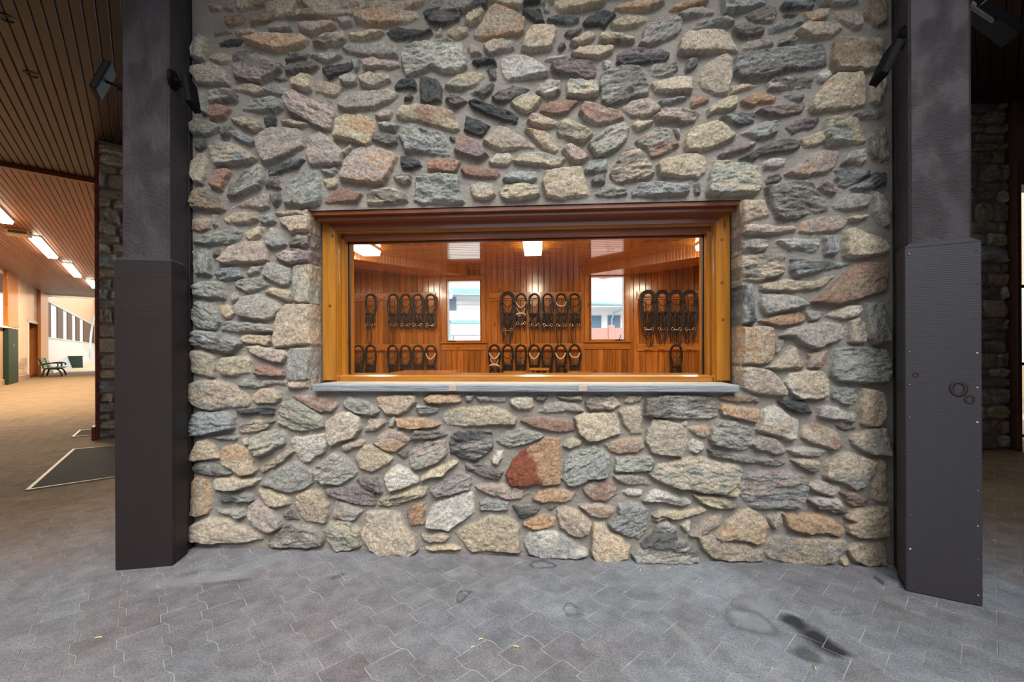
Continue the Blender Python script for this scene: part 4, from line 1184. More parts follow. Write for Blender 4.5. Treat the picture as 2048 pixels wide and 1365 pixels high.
BM = Matrix.Diagonal((1.16, 1.0, 1.14, 1.0))
def bridle_proto(kind, seed):
    """hangs in front of the wall: x right, z up, origin at the top of the bracket"""
    rs = random.Random(seed); j = lambda s: rs.uniform(-s, s)
    e = empty('bridle'); P = {}
    y = -.035
    rad = .058
    lea = M_LEATHER if kind != 'halter' else M_BROWNL
    L = {'plain': .36, 'browband': .36, 'rein': .36, 'halter': .42, 'pale': .34}[kind]
    wv = .0125 if kind != 'halter' else .0085
    m = MB()
    for k in range(2 if kind != 'halter' else 3):
        r_ = rad + .004 * k + (0.010 * k if kind == 'halter' else 0); yy = y - .006 * k
        top = [(math.cos(t) * r_, yy, -.052 + math.sin(t) * (r_ + .004)) for t in np.linspace(math.pi, 0, 7)]
        lft = [(-r_ - .004 + j(.004), yy, -.12), (-r_ * .98 + j(.006), yy, -.19), (-r_ * .72 + j(.01), yy - .006, -.27), (-r_ * .62 + j(.012), yy, -L - j(.03))]
        rgt = [(p_[0] * -1 + j(.005), p_[1], p_[2] + j(.01)) for p_ in lft]
        m.tube(lft[::-1] + top + rgt, wv if k == 0 else wv * .8, 6, flat=.5)
    m.build('headpiece', lea, e, M=BM)
    m = MB()
    pts = [(-rad - .002, y - .008, -.085), (-rad * .72, y - .03, -.125), (0, y - .04, -.148 + j(.01)), (rad * .72, y - .03, -.125), (rad + .002, y - .008, -.085)]
    m.tube(pts, .007 if kind in ('browband', 'pale') else .0055, 6)
    m.build('browband', M_PALE if kind in ('browband', 'pale') else lea, e, M=BM)
    m = MB(); zn = -.245
    m.tube([(math.cos(t) * .054, y - .012 + math.sin(t) * .022, zn + j(.006) - .012 * math.sin(t)) for t in np.linspace(0, 2 * math.pi, 9)[:-1]], .0105, 6, closed=True)
    m.tube([(-.05, y - .02, -.15), (-.03 + j(.01), y - .03, -.20), (.02, y - .03, -.23), (.05, y - .02, -.17)], .004, 5)
    m.build('noseband', M_PALE if kind == 'pale' else lea, e, M=BM)
    m = MB(); n = {'halter': 6}.get(kind, 5)
    for k in range(n):
        x0 = -.045 + .09 * k / (n - 1); l = L + .02 + rs.random() * .06
        m.tube([(x0 + j(.01), y - .012 - j(.006), -.22 - rs.random() * .05), (x0 * 1.2 + j(.02), y - .02, -.29), (x0 * 1.3 + j(.02), y - .014, -l + .03), (x0 * .7 + j(.02), y - .016, -l - j(.03))], .0082, 5)
    if kind == 'halter':
        for k in range(7):
            sx_ = -1 if k % 2 else 1; l = .48 + rs.random() * .14
            m.tube([(sx_ * (rad + .02 + j(.012)), y - .014, -.10), (sx_ * (rad + .022 + j(.016)), y - .02, -.25), (sx_ * (rad + .01 + j(.02)), y - .02, -.38), (sx_ * (.045 + j(.03)), y - .02, -l), (sx_ * (.03 + j(.03)), y - .02, -l - .03)], .005, 5)
    m.build('cheek_straps', lea, e, M=BM)
    m = MB(); zb = -L - .01
    for sx_ in (-1, 1):
        m.tube([(sx_ * .042 + math.cos(t) * .016, y - .03, zb + math.sin(t) * .018) for t in np.linspace(0, 2 * math.pi, 9)[:-1]], .0032, 6, closed=True)
    m.tube([(-.036, y - .032, zb), (0, y - .036, zb - .012), (.036, y - .032, zb)], .0045, 6)
    m.build('bit', M_STEEL, e, M=BM)
    if kind in ('rein', 'browband', 'halter'):
        m = MB(); x = -.02 + j(.02); l = .60 + j(.04)
        m.tube([(x - .025, y - .018, -L + .03), (x - .03, y - .016, -l + .12), (x - .012, y - .014, -l), (x + .012, y - .014, -l - .005), (x + .022, y - .016, -l + .12), (x + .016, y - .018, -L + .03)], .005, 5)
        m.build('reins', lea, e, M=BM)
    elif kind in ('plain', 'pale'):
        m = MB()
        m.tube([(-.04, y - .02, -L + .02), (-.055, y - .028, -L - .03), (-.02, y - .03, -L - .055), (.02, y - .03, -L - .05), (.05, y - .028, -L - .025), (.042, y - .02, -L + .02)], .005, 5)
        m.build('reins', lea, e, M=BM)
    return e
protos = {k: [bridle_proto(k, 11 + 7 * i + 3 * q) for q in range(2)] for i, k in enumerate(('plain', 'browband', 'rein', 'halter', 'pale'))}
used = {id(p) : False for l in protos.values() for p in l}
KD = {'plain': 'black bridle with short gathered reins', 'browband': 'black bridle with pale curved browband', 'rein': 'black bridle with one long looped rein',
      'halter': 'bulky brown bridle with many loose straps', 'pale': 'bridle with white browband and white noseband'}
ORD = ['first', 'second', 'third', 'fourth', 'fifth', 'sixth', 'seventh']
lay = {'upper left': {742: 'rein', 787: 'rein', 812: 'plain', 836: 'plain', 862: 'plain'}, 'lower left': {717: 'plain', 742: 'plain', 786: 'plain', 811: 'plain', 836: 'plain', 862: 'browband'},
       'upper middle': {1015.5: 'halter', 1042: 'pale', 1069: 'rein', 1095: 'plain', 1122: 'browband', 1148.5: 'rein'},
       'lower middle': {989: 'pale', 1016: 'plain', 1042: 'plain', 1069: 'browband', 1095: 'plain', 1121.5: 'browband', 1149: 'browband'},
       'upper right': {1296: 'halter', 1324: 'halter', 1352: 'halter', 1380: 'halter'}, 'lower right': {1352: 'rein'}}
cnt = 0
for key, d in lay.items():
    hs = sorted(d)
    for i, h in enumerate(hs):
        u, z = hooks[(key, h)]; kind = d[h]
        loc = TACK @ Vector((u, VB - BD, z + .004)); pr = protos[kind][cnt % 2]; cnt += 1
        if len(hs) == 1: lab = '%s, only one on the %s rack' % (KD[kind], key)
        else: lab = '%s, %s from left on %s rack' % (KD[kind], ORD[i], key)
        if not used[id(pr)]:
            used[id(pr)] = True; pr.location = loc; pr.rotation_euler = (0, 0, -YAW); tag(pr, lab, 'bridle', 'bridles on the racks of the tack room')
        else: dup(pr, loc, -YAW + random.uniform(-.15, .15), lab, 'bridles on the racks of the tack room')
for l in protos.values():
    for p_ in l:
        if not used[id(p_)]:
            for c_ in list(p_.children): bpy.data.objects.remove(c_)
            bpy.data.objects.remove(p_)

# ---- furniture seen just above the window sill
def at(px, py, d): return atdepth(px, py, d)
a = ground(962, 744.5, 1.08); bq = ground(862, 750, 1.08)
M_TABLE = wood('table_wood', (170, 92, 50), (206, 128, 84), rough=.25, coat=.5, knots=False)
e = thing('wooden_table', 'reddish wooden table top just above the window sill below the left small window', 'table', (-1.02, 5.05, 0), -YAW)
m = MB(); m.box(-.36, .36, -.32, .32, 1.045, 1.078, .006, axis=0); m.build('table_top', M_TABLE, e)
for sx_ in (-1, 1):
    for sy in (-1, 1):
        m = MB(); m.box(sx_ * .31 - .025, sx_ * .31 + .025, sy * .27 - .025, sy * .27 + .025, 0.02, 1.045, .004); m.build('leg', M_TABLE, e)
def stool(x, y, lab, zt=1.07):
    e = thing('wooden_stool', lab, 'stool', (x, y, 0), 0, 'wooden stools in the tack room')
    m = MB(); m.cyl((0, 0, zt - .035), (0, 0, zt), .155, .15, 28); m.build('seat', M_FRAME, e)
    for k in range(4):
        t = math.pi / 4 + k * math.pi / 2
        m = MB(); m.cyl((math.cos(t) * .10, math.sin(t) * .10, zt - .03), (math.cos(t) * .17, math.sin(t) * .17, 0.02), .017, .015, 10); m.build('leg', M_FRAME, e)
    m = MB(); m.tube([(math.cos(t) * .145, math.sin(t) * .145, .35) for t in np.linspace(0, 2 * math.pi, 17)[:-1]], .009, 6, closed=True); m.build('foot_ring', M_FRAME, e)
p = ground(1031, 746, 1.07); stool(p.x, 5.2, 'round golden wooden stool seat left of the little saddle stand')
p = ground(1160, 746.5, 1.07); stool(.82, 5.1, 'round golden wooden stool seat right of the little saddle stand')
e = thing('saddle_stand', 'small golden wooden saddle stand with a flat rail, in front of the middle bridles', 'saddle stand', (.34, 5.3, 0), -YAW)
m = MB(); m.box(-.125, .125, -.12, .12, 1.075, 1.1, .005, axis=0); m.build('rail', M_FRAME, e)
for sx_ in (-1, 1):
    m = MB(); m.box(sx_ * .105 - .016, sx_ * .105 + .016, -.1, .1, .06, 1.076, .004); m.build('upright', M_FRAME, e)
m = MB(); m.box(-.16, .16, -.17, .17, .02, .06, .005); m.build('base', M_FRAME, e)
# ================================================================== painted timber posts
def post_mat(name, c, k=.35, ridge=True):
    m = NT(name); uv = m.coord('UV'); v = m.coord()
    g = m.noise(m.mapping(uv, (60, 3, 1)), 1.0, 5, .65); r = m.noise(v, 70, 5, .65); big = m.noise(m.mapping(v, (3, 3, .8)), 2.0, 3)
    l = lin(c)
    m.base(m.mix(m.remap(big, .3, .7, 0, 1), tuple(x * .94 for x in l) + (1,), tuple(x * 1.06 for x in l) + (1,)))
    m.set(Roughness=.52, Specular_IOR_Level=.45)
    patch = m.remap(m.noise(m.mapping(v, (9, 9, 5)), 1.0, 3), .42, .62, .30, 1.0)
    rr_ = m.math('MULTIPLY', m.noise(m.mapping(v, (55, 55, 95)), 1.0, 5, .7), m.math('MULTIPLY', patch, 1.7 if ridge else .15))
    wv = m.new('ShaderNodeTexWave'); wv.bands_direction = 'Y'; wv.inputs['Scale'].default_value = 26.0; wv.inputs['Distortion'].default_value = 1.5; m.link(uv, wv.inputs['Vector'])
    h = m.math('ADD', m.math('MULTIPLY', g, .45 if ridge else .35), rr_)
    if not ridge: h = m.math('ADD', h, m.math('MULTIPLY', wv.outputs['Fac'], .16))
    m.link(m.bump(h, k, .008), m.b.inputs['Normal']); return m.m
M_POST = post_mat('brown_paint_rough', (60, 54, 59), 1.0)
M_CLAD = post_mat('brown_paint_board', (56, 54, 61), .3, False)
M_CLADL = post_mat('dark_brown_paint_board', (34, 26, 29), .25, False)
M_BACKB = post_mat('dark_backing_board', (36, 32, 33), .5)
M_NAIL = plain('nail_head', (120, 118, 118), .4, metallic=.8)
M_KNOT = plain('knot', (38, 26, 24), .6)

def post(lab, x0, y0, ang, wid, capz, depth, inward, clad_mat, nails, body):
    """x0,y0 = front left corner of the cladding, ang = direction of its front face; local x right, y into the wall"""
    e = thing('timber_post', lab, 'post', (x0, y0, 0), ang)
    bx = .025                      # cladding board thickness
    m = MB(); m.box(bx, wid - bx, bx, bx + body, 0, ZCEIL - .002, .012, axis=2); m.build('upper_post', M_POST, e)
    cl = empty('cladding'); cl.parent = e
    dep = .16
    m = MB(); m.box(0, wid, 0, bx, .004, capz, .003, axis=2); m.build('front_board', clad_mat, cl)
    for s in (0, 1):
        xa = 0 if s == 0 else wid - bx
        m = MB(); m.box(xa, xa + bx, bx, dep, .004, capz, .003, axis=2); m.build('side_board', clad_mat, cl)
    m = MB()
    ol = [(0, 0), (wid, 0), (wid, dep), (0, dep)]; it = [(bx + .004, bx + .004), (wid - bx - .004, bx + .004), (wid - bx - .004, dep), (bx + .004, dep)]
    m.prism(ol, capz, capz + .028, axis=0, top=it); o = m.build('sloped_cap', M_CLAD, e)
    # backing board towards the stone wall
    xa = (wid - .10) if inward > 0 else 0.02
    m = MB(); m.box(xa, xa + .08, bx + body - .005, depth, 0, ZCEIL - .002, .004, axis=2); m.build('backing_board', M_BACKB, e)
    if nails:
        m = MB()
        for k in range(11):
            z = .06 + k * (capz - .1) / 10
            for x in (.018, wid - .018): m.cyl((x, .001, z + random.uniform(-.01, .01)), (x, -.0015, z), .004, .004, 8)
        m.build('nail_heads', M_NAIL, e)
    return e
pl = ground(230, 1143); pr_ = ground(345, 1133.5)
angL = math.atan2(pr_.y - pl.y, pr_.x - pl.x)
post('dark brown timber post with a boxed base, left of the stone wall', pl.x, pl.y, angL, (pr_ - pl).length, 1.90, .285, 1, M_CLADL, False, .215)
ql = ground(1812, 1183.5); qr = ground(1966, 1216)
angR = math.atan2(qr.y - ql.y, qr.x - ql.x)
rp = post('dark brown timber post with a nailed boxed base, right of the stone wall', ql.x, ql.y, angR, (qr - ql).length, 1.895, .325, -1, M_CLAD, True, .24)
# knots in the front board of the right post
inv = Matrix.Translation(ql) @ Matrix.Rotation(angR, 4, 'Z')
def onpost(px, py, y=0.0):
    Mi = inv.inverted(); c = Mi @ Vector((0, 0, HCAM)); d = Mi.to_3x3() @ Vector(ray(px, py)); t = (y - c.y) / d.y; return c + d * t
for px, py, r in ((1917, 778, .034), (1939, 799, .02), (1831, 750, .013)):
    p = onpost(px, py); m = MB()
    m.tube([(p.x + math.cos(t) * r * .8, -.0006, p.z + math.sin(t) * r) for t in np.linspace(0, 2 * math.pi, 13)[:-1]], r * .28, 6, closed=True, flat=.25); m.build('knot', M_KNOT, rp)

# ---- small black flood lights on the posts
M_FLOOD = plain('black_aluminium', (13, 13, 16), .6, spec=.1)
M_FGREY = plain('grey_aluminium', (150, 150, 150), .45, metallic=.4)
M_LENS = plain('flood_lens', (10, 11, 22), .6, spec=.06)
def flood(lab, base, nrm, head, tilt, yaw, size=(.17, .19, .035), grey_top=False):
    """base on the post, nrm = direction out of the post, head = centre of the lamp head"""
    base, nrm, head = Vector(base), Vector(nrm).normalized(), Vector(head)
    e = thing('flood_light', lab, 'flood light', base, 0, 'flood lights on the timber posts')
    h = head - base
    m = MB(); m.cyl((0, 0, 0), nrm * .016, .062, .055, 24); m.build('mounting_plate', M_FLOOD, e)
    k0 = nrm * .016; k1 = k0 + (h - k0).normalized() * .05
    m = MB(); m.cyl(k0, k1, .02, .02, 12); m.build('knuckle', M_FGREY if grey_top else M_FLOOD, e)
    m = MB(); m.cyl(k1, h, .009, .009, 10); m.build('arm', M_FGREY if grey_top else M_FLOOD, e)
    T = Matrix.Translation(h) @ Matrix.Rotation(yaw, 4, 'Z') @ Matrix.Rotation(tilt, 4, 'X')
    a, b, c = size
    m = MB(); m.box(-a / 2, a / 2, -c / 2, c / 2, -b / 2, b / 2, .006, M=T); m.box(-a / 2 - .002, a / 2 + .002, c / 2 - .004, c / 2 + .003, -b / 2 - .002, b / 2 + .002, .002, M=T); m.build('lamp_head', M_FLOOD, e)
    m = MB(); m.box(-a / 2 + .012, a / 2 - .012, -c / 2 - .002, -c / 2 + .001, -b / 2 + .03, b / 2 - .01, M=T); m.build('lens', M_LENS, e)
    m = MB(); m.box(-a / 2 + .02, a / 2 - .02, -c / 2 - .003, -c / 2 + .001, -b / 2 + .006, -b / 2 + .024, M=T); m.build('sensor', M_FLOOD, e)
    if grey_top:
        m = MB(); m.box(-a / 2 + .004, a / 2 - .004, -c / 2 + .003, c / 2 - .003, b / 2, b / 2 + .003, M=T); m.build('end_cap', M_FGREY, e)
    return e
ML = Matrix.Translation(pl) @ Matrix.Rotation(angL, 4, 'Z'); MR = inv
wl = (pr_ - pl).length; wr = (qr - ql).length
def onface(Mt, px, py, x):
    Mi = Mt.inverted(); c = Mi @ Vector((0, 0, HCAM)); d = Mi.to_3x3() @ Vector(ray(px, py)); t = (x - c.x) / d.x; return Mt @ (c + d * t)
b = onface(ML, 345, 160, wl - .025); nx = ML.to_3x3() @ Vector((1, 0, 0))
flood('black flood light on the left post, on the side towards the stone wall', b, nx, atdepth(383, 188, b.y - .04), R(-8), R(108), (.15, .17, .035))
b = onface(ML, 224, 150, .025) ; b = ML @ Vector((.025, .12, b.z))
flood('black flood light on the left post, on the outer side over the passage', b, -nx, atdepth(205, 160, 2.62), R(-20), R(-55), (.15, .2, .035))
b = onface(MR, 1806, 76, .025); nx = MR.to_3x3() @ Vector((1, 0, 0))
flood('black flood light on the right post, tilted down on the side towards the stone wall', b, -nx, atdepth(1772, 126, b.y - .06), R(-24), R(-106), (.13, .19, .04))
b = MR @ Vector((wr - .025, .12, 2.9))
hd = atdepth(1992, 46, 2.45); b = MR @ Vector((wr - .025, .12, hd.z - .02))
flood('flood light with a pale grey end on the right post, on the outer side', b, nx, hd, R(-40), R(72), (.12, .26, .05), True)
# ================================================================== floor of interlocking pavers
def paver_mat():
    m = NT('grey_concrete_pavers'); v = m.coord('Object'); a = m.attr('Col')
    f = m.noise(v, 120, 5, .82); mid = m.noise(v, 9, 5, .65); big = m.noise(v, 1.3, 3, .5)
    k = m.math('MULTIPLY', m.remap(f, .34, .66, .52, 1.5), m.math('MULTIPLY', m.remap(mid, .3, .7, .74, 1.26), m.remap(big, .3, .7, .84, 1.16)))
    cc = m.new('ShaderNodeCombineXYZ')
    for i in range(3): m.link(k, cc.inputs[i])
    col = m.mix(1.0, a.outputs['Color'], cc.outputs[0], 'MULTIPLY')
    # pale dried water marks
    wv = m.new('ShaderNodeVectorMath', operation='ADD'); m.link(v, wv.inputs[0])
    nz_ = m.new('ShaderNodeTexNoise'); nz_.inputs['Scale'].default_value = 6.0; nz_.inputs['Detail'].default_value = 4; m.link(v, nz_.inputs['Vector'])
    sc_ = m.new('ShaderNodeVectorMath', operation='MULTIPLY_ADD'); m.link(nz_.outputs['Color'], sc_.inputs[0]); sc_.inputs[1].default_value = (.16, .16, 0); sc_.inputs[2].default_value = (-.08, -.08, 0)
    m.link(sc_.outputs[0], wv.inputs[1]); vv = wv.outputs[0]
    def blot(cx, cy, ang, a_, b_, soft=.35):
        mp = m.mapping(vv, (1, 1, 0), (0, 0, 0), (-cx, -cy, 0)); mp = m.mapping(mp, (1 / a_, 1 / b_, 0), (0, 0, 0))if ang == 0 else m.mapping(m.mapping(mp, (1, 1, 0), (0, 0, -ang)), (1 / a_, 1 / b_, 0))
        ln = m.new('ShaderNodeVectorMath', operation='LENGTH'); m.link(mp, ln.inputs[0])
        return m.remap(ln.outputs['Value'], 1 - soft, 1 + soft, 1, 0)
    def mark(pa, pb, half, soft=.3):
        p, q = ground(*pa), ground(*pb); d = q - p
        return blot((p.x + q.x) / 2, (p.y + q.y) / 2, math.atan2(d.y, d.x), d.length / 2, half, soft)
    def rng(pts, half, w=.35):
        p, q = ground(*pts[0]), ground(*pts[1]); d = q - p
        mp = m.mapping(vv, (1, 1, 0), (0, 0, 0), (-(p.x + q.x) / 2, -(p.y + q.y) / 2, 0)); mp = m.mapping(m.mapping(mp, (1, 1, 0), (0, 0, -math.atan2(d.y, d.x))), (2 / d.length, 1 / half, 0))
        ln = m.new('ShaderNodeVectorMath', operation='LENGTH'); m.link(mp, ln.inputs[0])
        return m.remap(m.math('ABSOLUTE', m.math('SUBTRACT', ln.outputs['Value'], 1.0)), 0, w, 1, 0)
    for pa, pb, half, s in (((300, 1170), (500, 1150), .07, .7), ((430, 1160), (580, 1105), .06, .5), ((1445, 1175), (1490, 1180), .06, .6), ((1260, 1215), (1345, 1210), .05, .5), ((1480, 1240), (1545, 1245), .07, .55), ((1490, 1205), (1550, 1225), .07, .5), ((895, 1147), (922, 1147), .04, .6), ((1330, 1235), (1390, 1300), .022, .6), ((560, 1185), (600, 1180), .05, .4), ((1815, 1220), (1860, 1232), .02, .5), ((830, 1190), (870, 1195), .06, .4), ((1530, 1330), (1560, 1345), .07, .5), ((925, 1170), (905, 1215), .010, .5)):
        col = m.mix(m.math('MULTIPLY', mark(pa, pb, half), s * .8), col, rgba((152, 155, 156)))
    for pa, pb, half, s in (((1598, 1262), (1700, 1312), .065, .97), ((1576, 1232), (1612, 1264), .045, .92), ((1598, 1290), (1632, 1330), .05, .6), ((385, 1170), (500, 1165), .03, .35), ((660, 1150), (690, 1150), .03, .5)):
        col = m.mix(m.math('MULTIPLY', mark(pa, pb, half, .35), s), col, rgba((40, 40, 46)))
    for pts, half, s in ((((1065, 1130), (1104, 1132)), .05, .8), (((1132, 1222), (1160, 1224)), .045, .6), (((915, 1195), (940, 1197)), .05, .7), (((1665, 1222), (1710, 1228)), .03, .4), (((1465, 1240), (1545, 1244)), .09, .45)):
        col = m.mix(m.math('MULTIPLY', rng(pts, half), s), col, rgba((64, 64, 70)))
    m.base(col); m.set(Roughness=.8, Specular_IOR_Level=.35)
    m.link(m.bump(f, .8, .005), m.b.inputs['Normal']); return m.m
M_PAVER = paver_mat()
M_JOINT = plain('joint_sand', (150, 148, 144), .95, var=.42, nscale=7)
M_DIRT = plain('dusty_passage_floor', (132, 108, 80), .9, var=.22, nscale=3, bump=.4, bscale=8, bdist=.02)
M_SAND = plain('riding_arena_sand', (206, 186, 150), .95, var=.15, nscale=6, bump=.6, bscale=9, bdist=.05)

PL, PW, PA, PE = .2085, .159, .0145, .022
S0, N0 = .508, 2.631
fl = MB()
rs = random.Random(5)
def sn2w(s, n): p = ADIR * s + NDIR * n; return (p.x, p.y)
def inset(poly, d):
    n = len(poly); out = []
    for i in range(n):
        a, b, c = Vector(poly[i - 1]), Vector(poly[i]), Vector(poly[(i + 1) % n])
        e1 = (b - a); e2 = (c - b)
        if e1.length < 1e-6: e1 = e2
        if e2.length < 1e-6: e2 = e1
        e1.normalize(); e2.normalize()
        n1 = Vector((-e1.y, e1.x)); n2 = Vector((-e2.y, e2.x)); k = n1 + n2
        k = k / max(.35, k.dot(n1)) if k.length > 1e-6 else n1
        out.append(b + k * d)
    return out
G1, G2 = lin((128, 133, 139)), lin((122, 118, 122))
nrows = range(-60, 60)
for i in nrows:
    n0 = N0 + i * PW; n1 = n0 + PW
    ph = S0 + (i % 2) * PL / 2
    for j in range(-60, 70):
        p = ph + j * PL
        cx, cy = sn2w(p + PL / 2, n0 + PW / 2)
        if cy < 1.0 or cy > 8.5 or abs(cx) > 1.30 * cy + .6: continue
        # inside the tack room footprint nobody sees pavers
        q = (Vector((cx, cy, 0)) - O); 
        if q.dot(VDIR) > .25 and UW0 + .3 < q.dot(UDIR) < UW1 - .3: continue
        bot = [(p, n0 + PA), (p + PL / 2 - PE, n0 + PA), (p + PL / 2 + PE, n0 - PA), (p + PL, n0 - PA)]
        top = [(p + PL, n1), (p + PL - PE, n1 + PA), (p + PL / 2, n1 + PA), (p + PL / 2, n1 - PA), (p + PE, n1 - PA), (p, n1)]
        poly = bot + top
        w = [sn2w(*t) for t in poly]
        ar = sum(w[k - 1][0] * w[k][1] - w[k][0] * w[k - 1][1] for k in range(len(w)))
        if ar < 0: w = w[::-1]
        gap = .0007
        o_ = inset(w, gap); t_ = inset(w, gap + .0022)
        dz = rs.uniform(-.0006, .0012)
        mauve = (fbm(np.array([cx * .9]), np.array([cy * .9]), 4, 2)[0]); t = min(1, max(0, (mauve - .5) * 4)) * .8 + rs.random() ** 3 * .5
        k = rs.uniform(.92, 1.08)
        # dusty and brown inside the passages
        sn = cx * ADIR.x + cy * ADIR.y
        c = [(G1[q_] * (1 - t) + G2[q_] * t) * k for q_ in range(3)]
        br = min(1, max(0, (math.hypot(cx, cy) - 3.6) / 1.8)) if (cx < -1.5 or cx > 2.6) else 0
        brown = lin((134, 110, 86)); c = [c[q_] * (1 - br) + brown[q_] * br * k for q_ in range(3)]
        nn = len(w)
        vs = [(a.x, a.y, dz) for a in t_] + [(a.x, a.y, -.003) for a in o_] + [(a.x, a.y, -.012) for a in o_]
        fs = [tuple(range(nn))] + [(q_, nn + q_, nn + (q_ + 1) % nn, (q_ + 1) % nn) for q_ in range(nn)] + [(nn + q_, 2 * nn + q_, 2 * nn + (q_ + 1) % nn, nn + (q_ + 1) % nn) for q_ in range(nn)]
        fl.faces(vs, fs, tuple(c), 0)
fl.face([(-14, -6, -.0016), (14, -6, -.0016), (14, 8.38, -.0016), (-14, 8.38, -.0016)], None, (.4, .4, .4), 1)
fl.face([(-14, -6, -.001), (14, -6, -.001), (14, 0.98, -.001), (-14, 0.98, -.001)], None, lin((140, 143, 150)), 0)
ZF = -.006
far = [(-60, 8.4), (14, 8.4), (14, 45), (-60, 45)]
fl.face([(x, y, ZF + .003) for x, y in far], None, (.4,) * 3, 2)
fl.face([(-60, -6, ZF), (-14, -6, ZF), (-14, 8.4, ZF), (-60, 8.4, ZF)], None, (.4,) * 3, 2)
fl.face([(14, -6, ZF), (40, -6, ZF), (40, 45, ZF), (14, 45, ZF)], None, (.4,) * 3, 2)
o = fl.build('floor', [M_PAVER, M_JOINT, M_DIRT]); struct(o)

# ================================================================== passage to the left
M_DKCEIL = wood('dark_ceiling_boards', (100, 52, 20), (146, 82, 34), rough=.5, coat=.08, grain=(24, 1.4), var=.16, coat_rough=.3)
M_CEILSHADE = wood('shaded_ceiling_boards', (28, 12, 5), (44, 21, 9), rough=.5, coat=.05, grain=(24, 1.4), var=.2)  # darkened copy of the ceiling boards, lack of light put into the colour
M_PINKW = wood('pale_varnished_panel', (204, 164, 130), (224, 188, 154), rough=.3, coat=.5, grain=(20, 1.2), var=.12, knots=False)
M_ORGW = wood('orange_varnished_post', (168, 92, 22), (206, 126, 44), rough=.3, coat=.4, grain=(20, 1.2), var=.15)
M_DKBR = plain('dark_brown_trim', (70, 44, 30), .5)
M_RED = plain('red_brown_trim', (108, 44, 26), .45)
M_GREEN = plain('dark_green_paint', (12, 46, 32), .5)
M_GREENL = plain('green_slats', (40, 120, 92), .45)
M_IRON = plain('black_cast_iron', (20, 20, 20), .5)
M_KICK = plain('white_kick_panel', (226, 220, 214), .45, var=.06, coat=.3)
M_GLASSC = glass_mat(0.15)
M_ALU = plain('pale_window_trim', (190, 205, 204), .5)
M_TUBE = glow('fluorescent_diffuser', (1.0, .90, .70), 9.0)
ZK = ZCEIL
YE = 1.95
# ceilings : left part boards run down the passage, right part the other way; a porch roof in front of the wall
def slab(name, poly_sn, dirv, perp, mat, bw, smin, smax, nmin, nmax, z=ZK):
    m = MB(); P0 = dirv * smin + perp * nmin
    m.boards((P0.x, P0.y, z), perp, dirv, (0, 0, -1), nmax - nmin, smax - smin, bw, .012, .010, spread=.9)
    o = m.build(name, mat); return struct(o)
NL = -4.0
slab('ceiling', None, ADIR, NDIR, M_CEILSHADE, .092, 2.2, 11.0, -6.0, 1.9)
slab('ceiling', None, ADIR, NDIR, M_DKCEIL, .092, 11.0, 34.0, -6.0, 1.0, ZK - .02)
slab('ceiling', None, NDIR, ADIR, M_CEILSHADE, .10, 2.4, 9.0, -5.5, 1.1)
m = MB(); m.box(-12, 12, YE, 3.2, ZK + .03, ZK + .2); m.box(-12, 12, YE - .04, YE, ZK - .18, ZK + .2)
o = m.build('trim_4', M_DKBR); struct(o)
m = MB(); m.box(-6, 2.5, 2, 36, ZK + .03, ZK + .15, M=CORR); o = m.build('ceiling_core', M_DKBR); struct(o)
m = MB(); m.box(2.4, 9.2, -1.2, 5.6, ZK + .03, ZK + .15, M=Matrix.Rotation(math.atan2(NDIR.y, NDIR.x), 4, 'Z') @ Matrix.Diagonal((1, 1, 1, 1)) @ Matrix.Translation((0, -6.7, 0)) @ Matrix.Translation((0, 2.3, 0))); o = m.build('ceiling_core', M_DKBR); struct(o)
m = MB(); m.box(-6, 2, 10.93, 11.06, ZK - .07, ZK + .02, .005, M=CORR); o = m.build('trim_5', M_DKCEIL); struct(o)

def wn(px, py, n=NL):
    s, z, p = onwall(px, py, n); return s, z
# left wall of the passage
sA = -1.0; sE = wn(97, 700)[0]
sw0, sw1 = wn(1, 600)[0], wn(14, 600)[0]; zw0, zw1 = wn(8, 653)[1], wn(8, 547)[1]
sd0, sd1 = wn(57, 700)[0], wn(78, 700)[0]; zd = wn(68, 648)[1]
m = MB()
P0 = ADIR * sA + NDIR * NL
m.boards((P0.x, P0.y, 0), ADIR, (0, 0, 1), NDIR, sE - sA, ZK, .19, .006, .006, holes=[(sw0 - 2.2 - sA, sw1 - sA, zw0, zw1), (sd0 - sA, sd1 - sA, 0, zd)])
o = m.build('wall_passage', M_PINKW); struct(o)
def cbox(name, mat, n0, n1, s0, s1, z0, z1, parent=None, bev=.004, axis=None):
    m = MB(); m.box(n0, n1, s0, s1, z0, z1, bev, M=CORR, axis=axis); return m.build(name, mat, parent)
e = empty('window_4'); struct(e)
cbox('window_frame', M_ORGW, NL - .1, NL + .06, sw1 - .03, sw1 + .1, zw0, zw1 + .1, e); cbox('window_frame', M_ORGW, NL - .1, NL + .06, sw0 - 2.3, sw1, zw1, zw1 + .12, e)
cbox('window_sill', M_KICK, NL - .1, NL + .12, sw0 - 2.3, sw1 + .5, zw0 - .08, zw0, e)
cbox('glass_pane', M_GLASSC, NL - .05, NL - .04, sw0 - 2.2, sw1, zw0, zw1, e)
e = empty('door_1'); struct(e)
cbox('door_frame', M_KICK, NL - .02, NL + .03, sd0 - .16, sd0, 0, zd + .15, e, axis=2); cbox('door_frame', M_KICK, NL - .02, NL + .03, sd0 - .16, sd1 + .05, zd, zd + .15, e, axis=1)
cbox('door_leaf', M_ORGW, NL - .5, NL - .02, sd1 - .02, sd1 + .06, 0, zd, e, axis=2); cbox('door_recess', M_ORGW, NL - .6, NL - .5, sd0 - .2, sd1 + .1, 0, zd + .1, e, axis=2)
cbox('door_head', M_DKBR, NL - .5, NL, sd0, sd1, zd, zd + .06, e)
